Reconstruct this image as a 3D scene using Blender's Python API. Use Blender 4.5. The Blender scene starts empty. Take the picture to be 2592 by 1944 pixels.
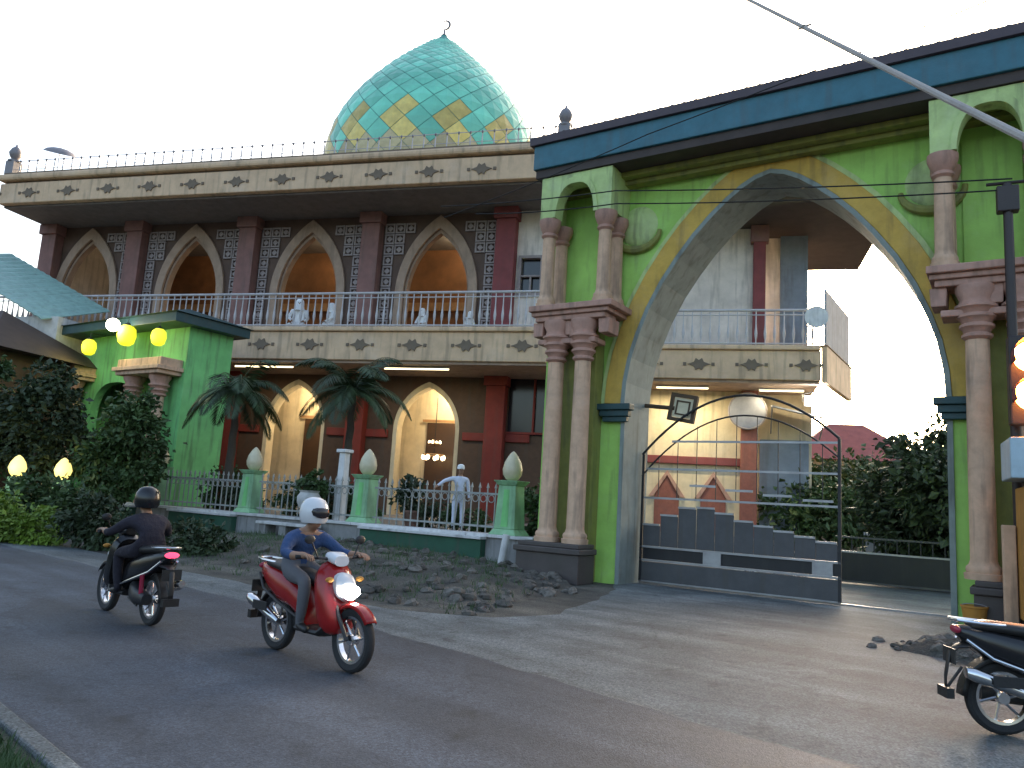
import bpy, bmesh, math, random
from mathutils import Matrix, Vector
R = math.radians
random.seed(7)
scene = bpy.context.scene
COL = scene.collection

# ------------------------------------------------------------------ camera
cam_d = bpy.data.cameras.new('camera'); cam = bpy.data.objects.new('camera', cam_d); COL.objects.link(cam)
cam_d.sensor_width = 36.0; cam_d.lens = 27.67; cam_d.clip_end = 2000
PITCH, ROLL = R(8.7), R(3.5)
cam.matrix_world = Matrix.Translation((0, 0, 1.6)) @ Matrix.Rotation(R(90)+PITCH, 4, 'X') @ Matrix.Rotation(ROLL, 4, 'Z')
scene.camera = cam
# ------------------------------------------------------------------ sky, sun, exposure
SUN_AZ, SUN_EL = R(24), R(15)          # azimuth clockwise from +Y
w = bpy.data.worlds.new('World'); scene.world = w; w.use_nodes = True
nt = w.node_tree; nt.nodes.clear()
wo = nt.nodes.new('ShaderNodeOutputWorld'); bg = nt.nodes.new('ShaderNodeBackground'); sk = nt.nodes.new('ShaderNodeTexSky')
sk.sky_type = 'NISHITA'; sk.sun_disc = False; sk.sun_elevation = SUN_EL; sk.sun_rotation = SUN_AZ
sk.altitude = 0; sk.air_density = 1.0; sk.dust_density = 6.0; sk.ozone_density = 1.0
bg.inputs['Strength'].default_value = 0.15
nt.links.new(sk.outputs[0], bg.inputs['Color']); nt.links.new(bg.outputs[0], wo.inputs['Surface'])
sun_d = bpy.data.lights.new('sun', 'SUN'); sun = bpy.data.objects.new('sun', sun_d); COL.objects.link(sun)
sun_d.energy = 0.5; sun_d.angle = R(14); sun_d.color = (1.0, 0.93, 0.87)
sun.rotation_euler = Vector((math.sin(SUN_AZ)*math.cos(SUN_EL), math.cos(SUN_AZ)*math.cos(SUN_EL), math.sin(SUN_EL))).to_track_quat('Z', 'Y').to_euler()
scene.view_settings.view_transform = 'Standard'; scene.view_settings.look = 'None'
scene.view_settings.exposure = 2.1; scene.view_settings.gamma = 1.0

# ------------------------------------------------------------------ materials
MATS = {}
RANDOM_TONE = {'dome_teal': .25, 'dome_yellow': .3, 'dome_cream': .3, 'stone': .5, 'frond': .35, 'bench_white': .2}
def mat(name, col, rough=.75, var=.18, scale=2.5, bump=.15, bscale=40, metal=0., emit=None, es=0., dirt=.0, trans=0.):
    m = bpy.data.materials.new(name); m.use_nodes = True; t = m.node_tree; n = t.nodes; L = t.links
    b = n['Principled BSDF']; b.inputs['Roughness'].default_value = rough; b.inputs['Metallic'].default_value = metal
    tc = n.new('ShaderNodeTexCoord')
    if emit:
        b.inputs['Base Color'].default_value = (*col, 1)
        b.inputs['Emission Color'].default_value = (*emit, 1); b.inputs['Emission Strength'].default_value = es
        MATS[name] = m; return m
    nz = n.new('ShaderNodeTexNoise'); nz.inputs['Scale'].default_value = scale; nz.inputs['Detail'].default_value = 6; nz.inputs['Roughness'].default_value = .65
    L.new(tc.outputs['Object'], nz.inputs['Vector'])
    cr = n.new('ShaderNodeValToRGB'); cr.color_ramp.elements[0].position = .3; cr.color_ramp.elements[1].position = .72
    lo = [c*(1-var) for c in col]; hi = [min(1, c*(1+var)) for c in col]
    cr.color_ramp.elements[0].color = (*lo, 1); cr.color_ramp.elements[1].color = (*hi, 1)
    L.new(nz.outputs['Fac'], cr.inputs['Fac']); out = cr.outputs['Color']
    if dirt:
        mp = n.new('ShaderNodeMapping'); mp.inputs['Scale'].default_value = (3.2, 3.2, .35); L.new(tc.outputs['Object'], mp.inputs['Vector'])
        n2 = n.new('ShaderNodeTexNoise'); n2.inputs['Scale'].default_value = 1.6; n2.inputs['Detail'].default_value = 8; L.new(mp.outputs[0], n2.inputs['Vector'])
        r2 = n.new('ShaderNodeValToRGB'); r2.color_ramp.elements[0].position = .52; r2.color_ramp.elements[1].position = .66
        r2.color_ramp.elements[0].color = (0, 0, 0, 1); r2.color_ramp.elements[1].color = (dirt, dirt, dirt, 1); L.new(n2.outputs['Fac'], r2.inputs['Fac'])
        mx = n.new('ShaderNodeMix'); mx.data_type = 'RGBA'; L.new(r2.outputs['Color'], mx.inputs[0]); L.new(out, mx.inputs[6])
        mx.inputs[7].default_value = (.07, .062, .05, 1); out = mx.outputs[2]
    if name in RANDOM_TONE:
        oi = n.new('ShaderNodeObjectInfo'); mr = n.new('ShaderNodeMapRange'); mr.inputs[3].default_value = 1-RANDOM_TONE[name]; mr.inputs[4].default_value = 1.12; L.new(oi.outputs['Random'], mr.inputs[0])
        m3 = n.new('ShaderNodeMix'); m3.data_type = 'RGBA'; m3.blend_type = 'MULTIPLY'; m3.inputs[0].default_value = 1; L.new(out, m3.inputs[6]); L.new(mr.outputs[0], m3.inputs[7]); out = m3.outputs[2]
    if dirt:      # faded and patched paint
        n4 = n.new('ShaderNodeTexNoise'); n4.inputs['Scale'].default_value = .7; n4.inputs['Detail'].default_value = 10; n4.inputs['Roughness'].default_value = .72; L.new(tc.outputs['Object'], n4.inputs['Vector'])
        r4 = n.new('ShaderNodeValToRGB'); r4.color_ramp.elements[0].position = .52; r4.color_ramp.elements[1].position = .66; r4.color_ramp.elements[0].color = (0,0,0,1); r4.color_ramp.elements[1].color = (.3,.3,.3,1); L.new(n4.outputs['Fac'], r4.inputs['Fac'])
        m4 = n.new('ShaderNodeMix'); m4.data_type = 'RGBA'; L.new(r4.outputs['Color'], m4.inputs[0]); L.new(out, m4.inputs[6]); g_ = sum(col)/3*1.15; m4.inputs[7].default_value = (*[min(1,.55*c*1.3+.45*g_) for c in col], 1); out = m4.outputs[2]
    L.new(out, b.inputs['Base Color'])
    if bump:
        n3 = n.new('ShaderNodeTexNoise'); n3.inputs['Scale'].default_value = bscale; n3.inputs['Detail'].default_value = 4; L.new(tc.outputs['Object'], n3.inputs['Vector'])
        bp = n.new('ShaderNodeBump'); bp.inputs['Strength'].default_value = bump; bp.inputs['Distance'].default_value = .02
        L.new(n3.outputs['Fac'], bp.inputs['Height']); L.new(bp.outputs[0], b.inputs['Normal'])
    if trans:
        b.inputs['Transmission Weight'].default_value = trans
    MATS[name] = m; return m
mat('lime', (.36, .62, .13), dirt=.3, scale=1.2); mat('lime_pale', (.48, .60, .24), dirt=.45); mat('olive', (.24, .25, .06), dirt=.4)
mat('jade', (.20, .56, .19), dirt=.45, scale=1.0); mat('jade_pale', (.26, .48, .26), dirt=.35)
mat('ochre', (.56, .36, .07), dirt=.3); mat('lining', (.235, .275, .25), dirt=.45)
mat('pink_stone', (.60, .385, .25), dirt=.5, scale=4); mat('mauve_stone', (.46, .26, .195), dirt=.4, scale=4)
mat('plinth', (.075, .06, .055), rough=.6, dirt=.3); mat('teal_fascia', (.028, .135, .18), rough=.5, dirt=.25)
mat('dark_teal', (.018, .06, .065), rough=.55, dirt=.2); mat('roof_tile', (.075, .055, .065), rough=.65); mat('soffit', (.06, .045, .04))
mat('cream', (.64, .44, .275), dirt=.35, scale=1.5); mat('cream_wall', (.64, .53, .36), dirt=.25, scale=1.5); mat('white_wall', (.68, .60, .53), dirt=.3, scale=1.5)
mat('medallion', (.17, .125, .085)); mat('ceiling', (.17, .15, .145), dirt=.2); mat('maroon', (.20, .045, .045), dirt=.15); mat('red_paint', (.19, .022, .012), dirt=.2)
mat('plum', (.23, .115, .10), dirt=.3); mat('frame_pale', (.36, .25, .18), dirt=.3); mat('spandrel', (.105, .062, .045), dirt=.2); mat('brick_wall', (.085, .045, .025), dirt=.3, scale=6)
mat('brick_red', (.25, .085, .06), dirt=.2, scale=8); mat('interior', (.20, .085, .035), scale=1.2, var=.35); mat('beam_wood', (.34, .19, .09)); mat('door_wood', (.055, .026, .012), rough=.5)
mat('lattice', (.30, .25, .24)); mat('glass_dark', (.02, .018, .022), rough=.15, var=.05, bump=0)
mat('steel', (.36, .36, .37), rough=.42, metal=.7, var=.2); mat('gate_grey', (.072, .072, .076), rough=.5, dirt=.4); mat('fence_paint', (.30, .31, .29), rough=.6, dirt=.5); mat('iron_black', (.015, .015, .017), rough=.5, dirt=.1); mat('rail_white', (.48, .45, .45), rough=.5); mat('grey_blue', (.19, .23, .28), dirt=.25)
mat('dome_teal', (.20, .66, .46), rough=.38, var=.22, scale=.6); mat('dome_yellow', (.75, .58, .16), rough=.4); mat('dome_under', (.09, .30, .25)); mat('dome_cream', (.60, .50, .27), rough=.5)
mat('finial_grey', (.22, .20, .21), rough=.5); mat('concrete_grey', (.26, .255, .25), dirt=.5, scale=3); mat('bench_white', (.58, .57, .56), dirt=.3)
mat('wall_green_dark', (.022, .085, .05), dirt=.4); mat('lamp_cream', (.60, .53, .36), rough=.35, bump=0); mat('yard', (.16, .14, .125), scale=2)
mat('brown_house', (.075, .042, .028), dirt=.3); mat('brown_roof', (.06, .04, .033)); mat('teal_sheet', (.26, .42, .37), rough=.45, dirt=.2)
mat('red_roof', (.30, .085, .075)); mat('orange_paint', (.48, .22, .035), dirt=.2); mat('blue_sign', (.36, .48, .55), rough=.4); mat('cable', (.33, .30, .27)); mat('cable_black', (.01, .01, .01))
mat('rubber', (.018, .018, .019), rough=.8, bump=.3, bscale=120); mat('paint_black', (.012, .012, .014), rough=.22, var=.1, bump=0); mat('paint_red', (.28, .012, .012), rough=.22, var=.1, bump=0)
mat('paint_white', (.62, .62, .63), rough=.25, var=.06, bump=0); mat('vinyl', (.014, .013, .013), rough=.5); mat('chrome', (.66, .66, .67), rough=.2, metal=1., var=.06, bump=0)
mat('skin', (.28, .15, .09), rough=.55, bump=.05); mat('cloth_blue', (.03, .065, .16), rough=.9, bump=1., bscale=16); mat('cloth_dark', (.016, .013, .022), rough=.9, bump=1., bscale=16)
mat('cloth_white', (.84, .83, .82), rough=.9, bump=1., bscale=16); mat('cloth_pale', (.60, .63, .74), rough=.9, bump=1., bscale=16); mat('cloth_grey', (.10, .10, .11), rough=.9); mat('hair', (.012, .010, .009), rough=.5)
mat('leaf_dark', (.030, .050, .018), rough=.6, var=.5, scale=1.2, bump=0); mat('leaf_mid', (.045, .085, .022), rough=.6, var=.5, scale=1.5, bump=0); mat('leaf_bright', (.13, .21, .02), rough=.55, var=.35, scale=2, bump=0)
mat('bark', (.06, .045, .032), rough=.9, bump=.6, bscale=18); mat('frond', (.04, .072, .026), rough=.55, var=.4); mat('pot', (.13, .07, .05)); mat('stone', (.15, .135, .115), rough=.9, var=.35, bump=.6, bscale=14)
mat('grey_disc', (.33, .33, .37)); mat('frame_brown', (.085, .055, .03)); mat('plate', (.02, .02, .02), rough=.4); mat('red_lens_off', (.3, .02, .05), rough=.2)
mat('signal_housing', (.03, .02, .018), rough=.5)
mat('lit_cream', (.8, .75, .55), emit=(1, .84, .5), es=1.1); mat('lit_yellow', (.7, .7, .1), emit=(.8, .80, .02), es=.30); mat('lit_bulb', (1, 1, .9), emit=(1, .93, .75), es=6)
mat('lit_post', (.8, .7, .3), emit=(1, .78, .22), es=.36); mat('lit_head', (1, 1, 1), emit=(1, .97, .93), es=14); mat('lit_tail', (.4, .02, .05), emit=(.9, .07, .16), es=.5)
mat('lit_amber', (1, .5, .1), emit=(1, .30, .045), es=22); mat('lit_chandelier', (1, .8, .5), emit=(1, .78, .45), es=2)

# ------------------------------------------------------------------ mesh helpers
class MB:
    def __init__(s): s.v = []; s.f = []
    def add(s, vs, fs):
        o = len(s.v); s.v += [tuple(p) for p in vs]; s.f += [tuple(i+o for i in q) for q in fs]; return s
    def box(s, x0, x1, y0, y1, z0, z1):
        return s.add([(x0,y0,z0),(x1,y0,z0),(x1,y1,z0),(x0,y1,z0),(x0,y0,z1),(x1,y0,z1),(x1,y1,z1),(x0,y1,z1)],
                     [(0,3,2,1),(4,5,6,7),(0,1,5,4),(1,2,6,5),(2,3,7,6),(3,0,4,7)])
    def frustum(s, a, b, z0, z1, cx=0, cy=0):       # half sizes a=(x,y) bottom, b top
        return s.add([(cx-a[0],cy-a[1],z0),(cx+a[0],cy-a[1],z0),(cx+a[0],cy+a[1],z0),(cx-a[0],cy+a[1],z0),(cx-b[0],cy-b[1],z1),(cx+b[0],cy-b[1],z1),(cx+b[0],cy+b[1],z1),(cx-b[0],cy+b[1],z1)],
                     [(0,3,2,1),(4,5,6,7),(0,1,5,4),(1,2,6,5),(2,3,7,6),(3,0,4,7)])
    def prism(s, poly, y0, y1):                       # poly in x,z
        n = len(poly); vs = [(x,y0,z) for x,z in poly]+[(x,y1,z) for x,z in poly]
        return s.add(vs, [tuple(range(n)), tuple(range(2*n-1, n-1, -1))]+[(i, i+n, (i+1)%n+n, (i+1)%n) for i in range(n)])
    def flat(s, poly, z0, z1):                        # poly in x,y extruded in z
        n = len(poly); vs = [(x,y,z0) for x,y in poly]+[(x,y,z1) for x,y in poly]
        return s.add(vs, [tuple(range(n-1,-1,-1)), tuple(range(n, 2*n))]+[(i, (i+1)%n, (i+1)%n+n, i+n) for i in range(n)])
    def strip(s, pa, pb, y0, y1):                     # band between two xz polylines
        n = len(pa); vs = [(x,y0,z) for x,z in pa]+[(x,y0,z) for x,z in pb]+[(x,y1,z) for x,z in pa]+[(x,y1,z) for x,z in pb]; f = []
        for i in range(n-1):
            f += [(i,i+1,n+i+1,n+i), (2*n+i,3*n+i,3*n+i+1,2*n+i+1), (i,2*n+i,2*n+i+1,i+1), (n+i,n+i+1,3*n+i+1,3*n+i)]
        f += [(0,n,3*n,2*n), (n-1,3*n-1,4*n-1,2*n-1)]
        return s.add(vs, f)
    def lathe(s, prof, cx=0, cy=0, seg=20, axis='z', c0=0):
        vs = []; f = []; n = len(prof)
        for r, z in prof:
            for k in range(seg):
                t = 2*math.pi*k/seg; p = (r*math.cos(t), r*math.sin(t), z)
                if axis == 'x': p = (p[2], p[0], p[1])
                elif axis == 'y': p = (p[0], p[2], p[1])
                vs.append((p[0]+cx, p[1]+cy, p[2]+c0))
        for i in range(n-1):
            for k in range(seg):
                k2 = (k+1)%seg; f.append((i*seg+k, i*seg+k2, (i+1)*seg+k2, (i+1)*seg+k))
        f.append(tuple(range(seg-1,-1,-1))); f.append(tuple((n-1)*seg+k for k in range(seg)))
        return s.add(vs, f)
    def tube(s, pts, r, seg=8):
        pts = [Vector(p) for p in pts]; rs = r if isinstance(r, (list, tuple)) else [r]*len(pts); vs = []; f = []; n = len(pts)
        up = None
        for i, p in enumerate(pts):
            t = (pts[min(i+1,n-1)]-pts[max(i-1,0)]).normalized()
            if up is None: up = t.orthogonal().normalized()
            up = (up - t*up.dot(t)).normalized(); sd = t.cross(up)
            for k in range(seg):
                a = 2*math.pi*k/seg; vs.append(p+(up*math.cos(a)+sd*math.sin(a))*rs[i])
        for i in range(n-1):
            for k in range(seg):
                k2 = (k+1)%seg; f.append((i*seg+k, i*seg+k2, (i+1)*seg+k2, (i+1)*seg+k))
        f.append(tuple(range(seg-1,-1,-1))); f.append(tuple((n-1)*seg+k for k in range(seg)))
        return s.add(vs, f)
    def ball(s, c, r, seg=12, rings=8):
        r = r if isinstance(r, tuple) else (r,r,r); vs = []; f = []
        for i in range(rings+1):
            a = math.pi*i/rings; a = min(max(a,.03),math.pi-.03)
            for k in range(seg):
                t = 2*math.pi*k/seg; vs.append((c[0]+r[0]*math.sin(a)*math.cos(t), c[1]+r[1]*math.sin(a)*math.sin(t), c[2]-r[2]*math.cos(a)))
        for i in range(rings):
            for k in range(seg):
                k2 = (k+1)%seg; f.append((i*seg+k, i*seg+k2, (i+1)*seg+k2, (i+1)*seg+k))
        f.append(tuple(range(seg-1,-1,-1))); f.append(tuple(rings*seg+k for k in range(seg)))
        return s.add(vs, f)
    def loft(s, secs, seg=16, p=2.6):                 # secs: (x, zc, halfwidth, halfheight[, yc]) rings across x
        vs = []; f = []; n = len(secs)
        for sc in secs:
            x, zc, hw, hh = sc[:4]; yc = sc[4] if len(sc) > 4 else 0; lean = sc[5] if len(sc) > 5 else 0
            for k in range(seg):
                t = 2*math.pi*k/seg; c, q = math.cos(t), math.sin(t)
                dz = hh*math.copysign(abs(q)**(2/p), q)
                vs.append((x+lean*dz, yc+hw*math.copysign(abs(c)**(2/p), c), zc+dz))
        for i in range(n-1):
            for k in range(seg):
                k2 = (k+1)%seg; f.append((i*seg+k, i*seg+k2, (i+1)*seg+k2, (i+1)*seg+k))
        f.append(tuple(range(seg-1,-1,-1))); f.append(tuple((n-1)*seg+k for k in range(seg)))
        return s.add(vs, f)
    def mesh(s, name, m, smooth=False):
        me = bpy.data.meshes.new(name); me.from_pydata(s.v, [], s.f)
        bm = bmesh.new(); bm.from_mesh(me); bmesh.ops.recalc_face_normals(bm, faces=bm.faces); bm.to_mesh(me); bm.free()
        if m: me.materials.append(MATS[m])
        if smooth:
            for p in me.polygons: p.use_smooth = True
            try: me.set_sharp_from_angle(angle=R(40))
            except Exception: pass
        return me
    def build(s, name, m, parent=None, smooth=False, bev=0):
        o = bpy.data.objects.new(name, s.mesh(name, m, smooth)); COL.objects.link(o)
        if parent: o.parent = parent
        if bev:
            b = o.modifiers.new('bevel', 'BEVEL'); b.width = bev; b.segments = 2; b.limit_method = 'ANGLE'
        return o
def tag(o, label=None, cat=None, group=None, kind=None):
    for k, v in (('label',label),('category',cat),('group',group),('kind',kind)):
        if v: o[k] = v
    return o
def thing(name, label, cat, loc=(0,0,0), rz=0, group=None, scale=1):
    o = bpy.data.objects.new(name, None); COL.objects.link(o); o.location = loc; o.rotation_euler = (0,0,rz); o.scale = (scale,)*3
    o.empty_display_size = .2
    return tag(o, label, cat, group)
def place(name, me, parent, loc=(0,0,0), rot=(0,0,0), sc=1):
    o = bpy.data.objects.new(name, me); COL.objects.link(o); o.parent = parent; o.location = loc; o.rotation_euler = rot
    o.scale = sc if isinstance(sc, tuple) else (sc,)*3
    return o
def copy_tree(o, parent=None):
    c = o.copy(); COL.objects.link(c); c.parent = parent
    for ch in list(o.children): copy_tree(ch, c)
    return c
# street frame: u along the gate and fence, v away from the street; mosque frame likewise
GA = R(-33.454); GO = Vector((1.33, 18.61, 0))
MA = R(-15.0); MS = 1.25; MO = Vector((1.3820, 30.0, 0))
def G(u, v, z=0): return (GO.x+u*math.cos(GA)-v*math.sin(GA), GO.y+u*math.sin(GA)+v*math.cos(GA), z)
def MW(u, v, z): return (MO.x+MS*(u*math.cos(MA)-v*math.sin(MA)), MO.y+MS*(u*math.sin(MA)+v*math.cos(MA)), MS*(z-1.6)+1.6)
def arch_curve(cx, hw, z0, z1, n=14, k=.62, bulge=0.):
    """pointed arch outline, left foot over the apex to the right foot"""
    L = []
    for i in range(n+1):
        t = i/n; a = t*math.pi/2
        x = hw*(math.cos(a)**k) + bulge*math.sin(math.pi*t)
        z = z0+(z1-z0)*(math.sin(a)**1.06)
        L.append((x, z))
    L = [(hw, z0)]+L[1:-1]+[(0, z1)]
    return [(cx-x, z) for x, z in L]+[(cx+x, z) for x, z in reversed(L[:-1])]
def gothic(cx, hw, z0, z1, n=14):
    H = z1-z0; Rr = (H*H+hw*hw)/(2*hw); a1 = math.asin(min(1, H/Rr)); L = []
    for i in range(n+1):
        a = a1*i/n; x = Rr*math.cos(a)-(Rr-hw); L.append((x, z0+Rr*math.sin(a)))
    L[-1] = (0, z1)
    return [(cx-x, z) for x, z in L]+[(cx+x, z) for x, z in reversed(L[:-1])]
def arch_wall(mb, x0, x1, zb, zt, pts, y0, y1):
    h = len(pts)//2; ax = pts[h][0]
    left = [(x0,zb), (pts[0][0],zb)]+pts[:h+1]+[(ax,zt), (x0,zt)]
    right = [(ax,zt)]+pts[h:]+[(pts[-1][0],zb), (x1,zb), (x1,zt)]
    def clean(p): return [q for i, q in enumerate(p) if i == 0 or (abs(q[0]-p[i-1][0])+abs(q[1]-p[i-1][1]) > 1e-5)]
    mb.prism(clean(left), y0, y1); mb.prism(clean(right), y0, y1); return mb
def shift(pts, cx, zc, s): return [(cx+(x-cx)*s, zc+(z-zc)*s) for x, z in pts]

# ------------------------------------------------------------------ ground, road, driveway
def sheet(name, poly, z, m):
    mb = MB(); mb.add([(x,y,z) for x,y in poly], [tuple(range(len(poly)))]); o = mb.build(name, m); return tag(o, kind='structure')
def surf(name, c1, c2, rough, s1, s2, bump, c3=None):
    m = bpy.data.materials.new(name); m.use_nodes = True; t = m.node_tree; n = t.nodes; L = t.links; b = n['Principled BSDF']; b.inputs['Roughness'].default_value = rough
    tc = n.new('ShaderNodeTexCoord'); a = n.new('ShaderNodeTexNoise'); a.inputs['Scale'].default_value = s1; a.inputs['Detail'].default_value = 8; a.inputs['Roughness'].default_value = .6
    f = n.new('ShaderNodeTexNoise'); f.inputs['Scale'].default_value = s2; f.inputs['Detail'].default_value = 3
    L.new(tc.outputs['Object'], a.inputs['Vector']); L.new(tc.outputs['Object'], f.inputs['Vector'])
    r = n.new('ShaderNodeValToRGB'); e = r.color_ramp.elements; e[0].position = .34; e[1].position = .68; e[0].color = (*c1,1); e[1].color = (*c2,1); L.new(a.outputs['Fac'], r.inputs['Fac'])
    g = n.new('ShaderNodeValToRGB'); g.color_ramp.elements[0].position = .3; g.color_ramp.elements[1].position = .7; g.color_ramp.elements[0].color = (.62,.62,.62,1); g.color_ramp.elements[1].color = (1.25,1.25,1.25,1); L.new(f.outputs['Fac'], g.inputs['Fac'])
    mx = n.new('ShaderNodeMix'); mx.data_type = 'RGBA'; mx.blend_type = 'MULTIPLY'; mx.inputs[0].default_value = 1; L.new(r.outputs['Color'], mx.inputs[6]); L.new(g.outputs['Color'], mx.inputs[7])
    out = mx.outputs[2]
    def mul(fac_socket, lo, hi, p0, p1):
        nonlocal out
        q = n.new('ShaderNodeValToRGB'); q.color_ramp.elements[0].position = p0; q.color_ramp.elements[1].position = p1; q.color_ramp.elements[0].color = (lo,lo,lo,1); q.color_ramp.elements[1].color = (hi,hi,hi,1); L.new(fac_socket, q.inputs['Fac'])
        k = n.new('ShaderNodeMix'); k.data_type = 'RGBA'; k.blend_type = 'MULTIPLY'; k.inputs[0].default_value = 1; L.new(out, k.inputs[6]); L.new(q.outputs['Color'], k.inputs[7]); out = k.outputs[2]
    rot = n.new('ShaderNodeMapping'); rot.inputs['Rotation'].default_value = (0,0,R(43)); L.new(tc.outputs['Object'], rot.inputs['Vector'])
    st = n.new('ShaderNodeMapping'); st.inputs['Scale'].default_value = (.10,1.5,1); L.new(rot.outputs[0], st.inputs['Vector'])
    sn = n.new('ShaderNodeTexNoise'); sn.inputs['Scale'].default_value = 1.3; sn.inputs['Detail'].default_value = 5; L.new(st.outputs[0], sn.inputs['Vector']); mul(sn.outputs['Fac'], .72, 1.2, .35, .65)
    wn = n.new('ShaderNodeTexNoise'); wn.inputs['Scale'].default_value = 1.4; wn.inputs['Detail'].default_value = 6; L.new(tc.outputs['Object'], wn.inputs['Vector'])
    wm = n.new('ShaderNodeMix'); wm.data_type = 'RGBA'; wm.inputs[0].default_value = .35; L.new(tc.outputs['Object'], wm.inputs[6]); L.new(wn.outputs['Color'], wm.inputs[7])
    vo = n.new('ShaderNodeTexVoronoi'); vo.feature = 'DISTANCE_TO_EDGE'; vo.inputs['Scale'].default_value = .55; L.new(wm.outputs[2], vo.inputs['Vector']); mul(vo.outputs['Distance'], .74, 1., .0, .009)
    vc = n.new('ShaderNodeTexVoronoi'); vc.inputs['Scale'].default_value = .45; L.new(wm.outputs[2], vc.inputs['Vector']); mul(vc.outputs['Color'], .82, 1.16, .2, .8)
    ag = n.new('ShaderNodeTexVoronoi'); ag.inputs['Scale'].default_value = 55; L.new(tc.outputs['Object'], ag.inputs['Vector']); mul(ag.outputs['Color'], .62, 1.32, .15, .85)
    sp_ = n.new('ShaderNodeTexNoise'); sp_.inputs['Scale'].default_value = 3.1; sp_.inputs['Detail'].default_value = 9; L.new(tc.outputs['Object'], sp_.inputs['Vector']); mul(sp_.outputs['Fac'], .55, 1., .30, .40)
    L.new(out, b.inputs['Base Color']); bp = n.new('ShaderNodeBump'); bp.inputs['Strength'].default_value = bump; bp.inputs['Distance'].default_value = .015
    L.new(f.outputs['Fac'], bp.inputs['Height']); L.new(bp.outputs[0], b.inputs['Normal']); MATS[name] = m
surf('asphalt', (.037,.047,.063), (.064,.077,.098), .72, .9, 90, .5)
surf('concrete', (.088,.102,.104), (.175,.195,.195), .85, .8, 70, .5)
surf('earth', (.05,.05,.042), (.12,.11,.09), .95, 1.1, 40, .8)
surf('verge', (.03,.042,.022), (.075,.085,.05), .95, 2.2, 50, 1.)
sheet('ground', [(-600,-300),(600,-300),(600,900),(-600,900)], 0, 'earth')
# the road runs back to the left; its far edge is slightly ragged
far = [(-62,65.2),(-30,35.5),(-20,26.2),(-11.3,18.2),(-6.5,14.1),(-3.4,11.4),(-1.5,9.9),(-.34,8.7),(.7,7.45),(1.6,6.45),(2.1,5.85),(2.75,5.35),(3.7,4.9),(5.5,4.4),(9,3.6),(18,1.5)]
def ragged(pts, amp, step):
    out = []
    for i in range(len(pts)-1):
        a, b = Vector(pts[i]), Vector(pts[i+1]); n = max(1, int((b-a).length/step))
        for k in range(n):
            p = a.lerp(b, k/n); out.append((p.x+random.uniform(-amp,amp), p.y+random.uniform(-amp,amp)))
    return out+[pts[-1]]
farr = ragged(far, .05, .35)
near = [(14,-9),(4,-1.5),(.4,2.0),(-2.35,4.72),(-3.39,5.74),(-9,11.0),(-20,21.4),(-66,62)]
sheet('road', near+farr, .016, 'asphalt')
drive = [(-62.3,66),(-30,36.6),(-20,27.6),(-11,19.6),(-6.2,15.4),(-3.0,12.7),(-1.5,11.7),(-.1,11.45),(.9,12.3),(1.8,14.6),(2.4,16.6),(3.4,30),(14,30),(11,16),(8.4,13.6),(7.2,12.2),(5.5,9.8),(6.4,7.6),(9,6.6),(20,4.5)]
sheet('driveway', [(p[0]-.25,p[1]-.25) for p in farr]+list(reversed(ragged(drive,.06,.5))), .008, 'concrete')
sheet('roadside_verge', [(-66,61.4),(-20,21.2),(-9,10.9),(-3.39,5.66),(-2.35,4.66),(.4,1.9),(4,-2),(-20,-10),(-70,30)], .02, 'verge')
kb = MB(); kn_ = [(14,-9),(4,-1.5),(.4,2.0),(-2.35,4.72),(-3.39,5.74),(-9,11.0),(-20,21.4),(-66,62)]
kb.flat(kn_+[(p[0]-.09,p[1]-.095) for p in reversed(kn_)], .0, .05); tag(kb.build('kerb', 'concrete', bev=.02), kind='structure')
yd = MB(); yd.flat([G(-70,.35)[:2], G(-.7,.35)[:2], G(-.7,2.2)[:2], G(.9,2.2)[:2], G(.9,34)[:2], G(-70,34)[:2]], .02, .84); tag(yd.build('yard', 'yard'), kind='structure')

# ------------------------------------------------------------------ the big arched gate
gate = thing('gateway', 'tall lime green gateway with wide pointed arch and teal fascia', 'gateway', GO, GA)
AC, AH = 4.75, 3.2
half = [(3.2,4.0),(3.17,4.5),(3.07,5.06),(2.90,5.6),(2.67,6.17),(2.36,6.75),(2.0,7.28),(1.63,7.75),(1.25,8.15),(.9,8.46),(.58,8.7),(.3,8.85),(0,8.93)]
def gate_curve(ds): return [(AC-(h+ds*min(1,(h+.25)/1.0)), z+ds*max(0,(z-4)/4.93)) for h, z in half]+[(AC+(h+ds*min(1,(h+.25)/1.0)), z+ds*max(0,(z-4)/4.93)) for h, z in reversed(half[:-1])]
def gate_curve(ds):
    pts = [(AC-h, z) for h, z in half]+[(AC+h, z) for h, z in reversed(half[:-1])]; out = []
    for i, (x, z) in enumerate(pts):
        a = Vector(pts[max(i-1,0)]); b = Vector(pts[min(i+1,len(pts)-1)]); t = (b-a).normalized(); out.append((x-t.y*ds, z+t.x*ds))
    return out
arch_wall(MB(), -.62, 10.1, 0, 9.62, gate_curve(.1), 0, 1.25).build('wall', 'lime', gate)
MB().strip(gate_curve(.52), gate_curve(.099), -.09, -.002).build('arch_trim', 'ochre', gate, bev=.02)
MB().strip(gate_curve(.62), gate_curve(.521), -.05, -.001).build('trim_edge', 'lime_pale', gate)
lin = MB(); lin.strip(gate_curve(.098), gate_curve(0), -.11, 1.30)
lin.box(AC-3.298, AC-3.2, -.05, 1.30, 0, 3.998); lin.box(AC+3.2, AC+3.298, -.05, 1.30, 0, 3.998); lin.build('arch_lining', 'lining', gate)
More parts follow.
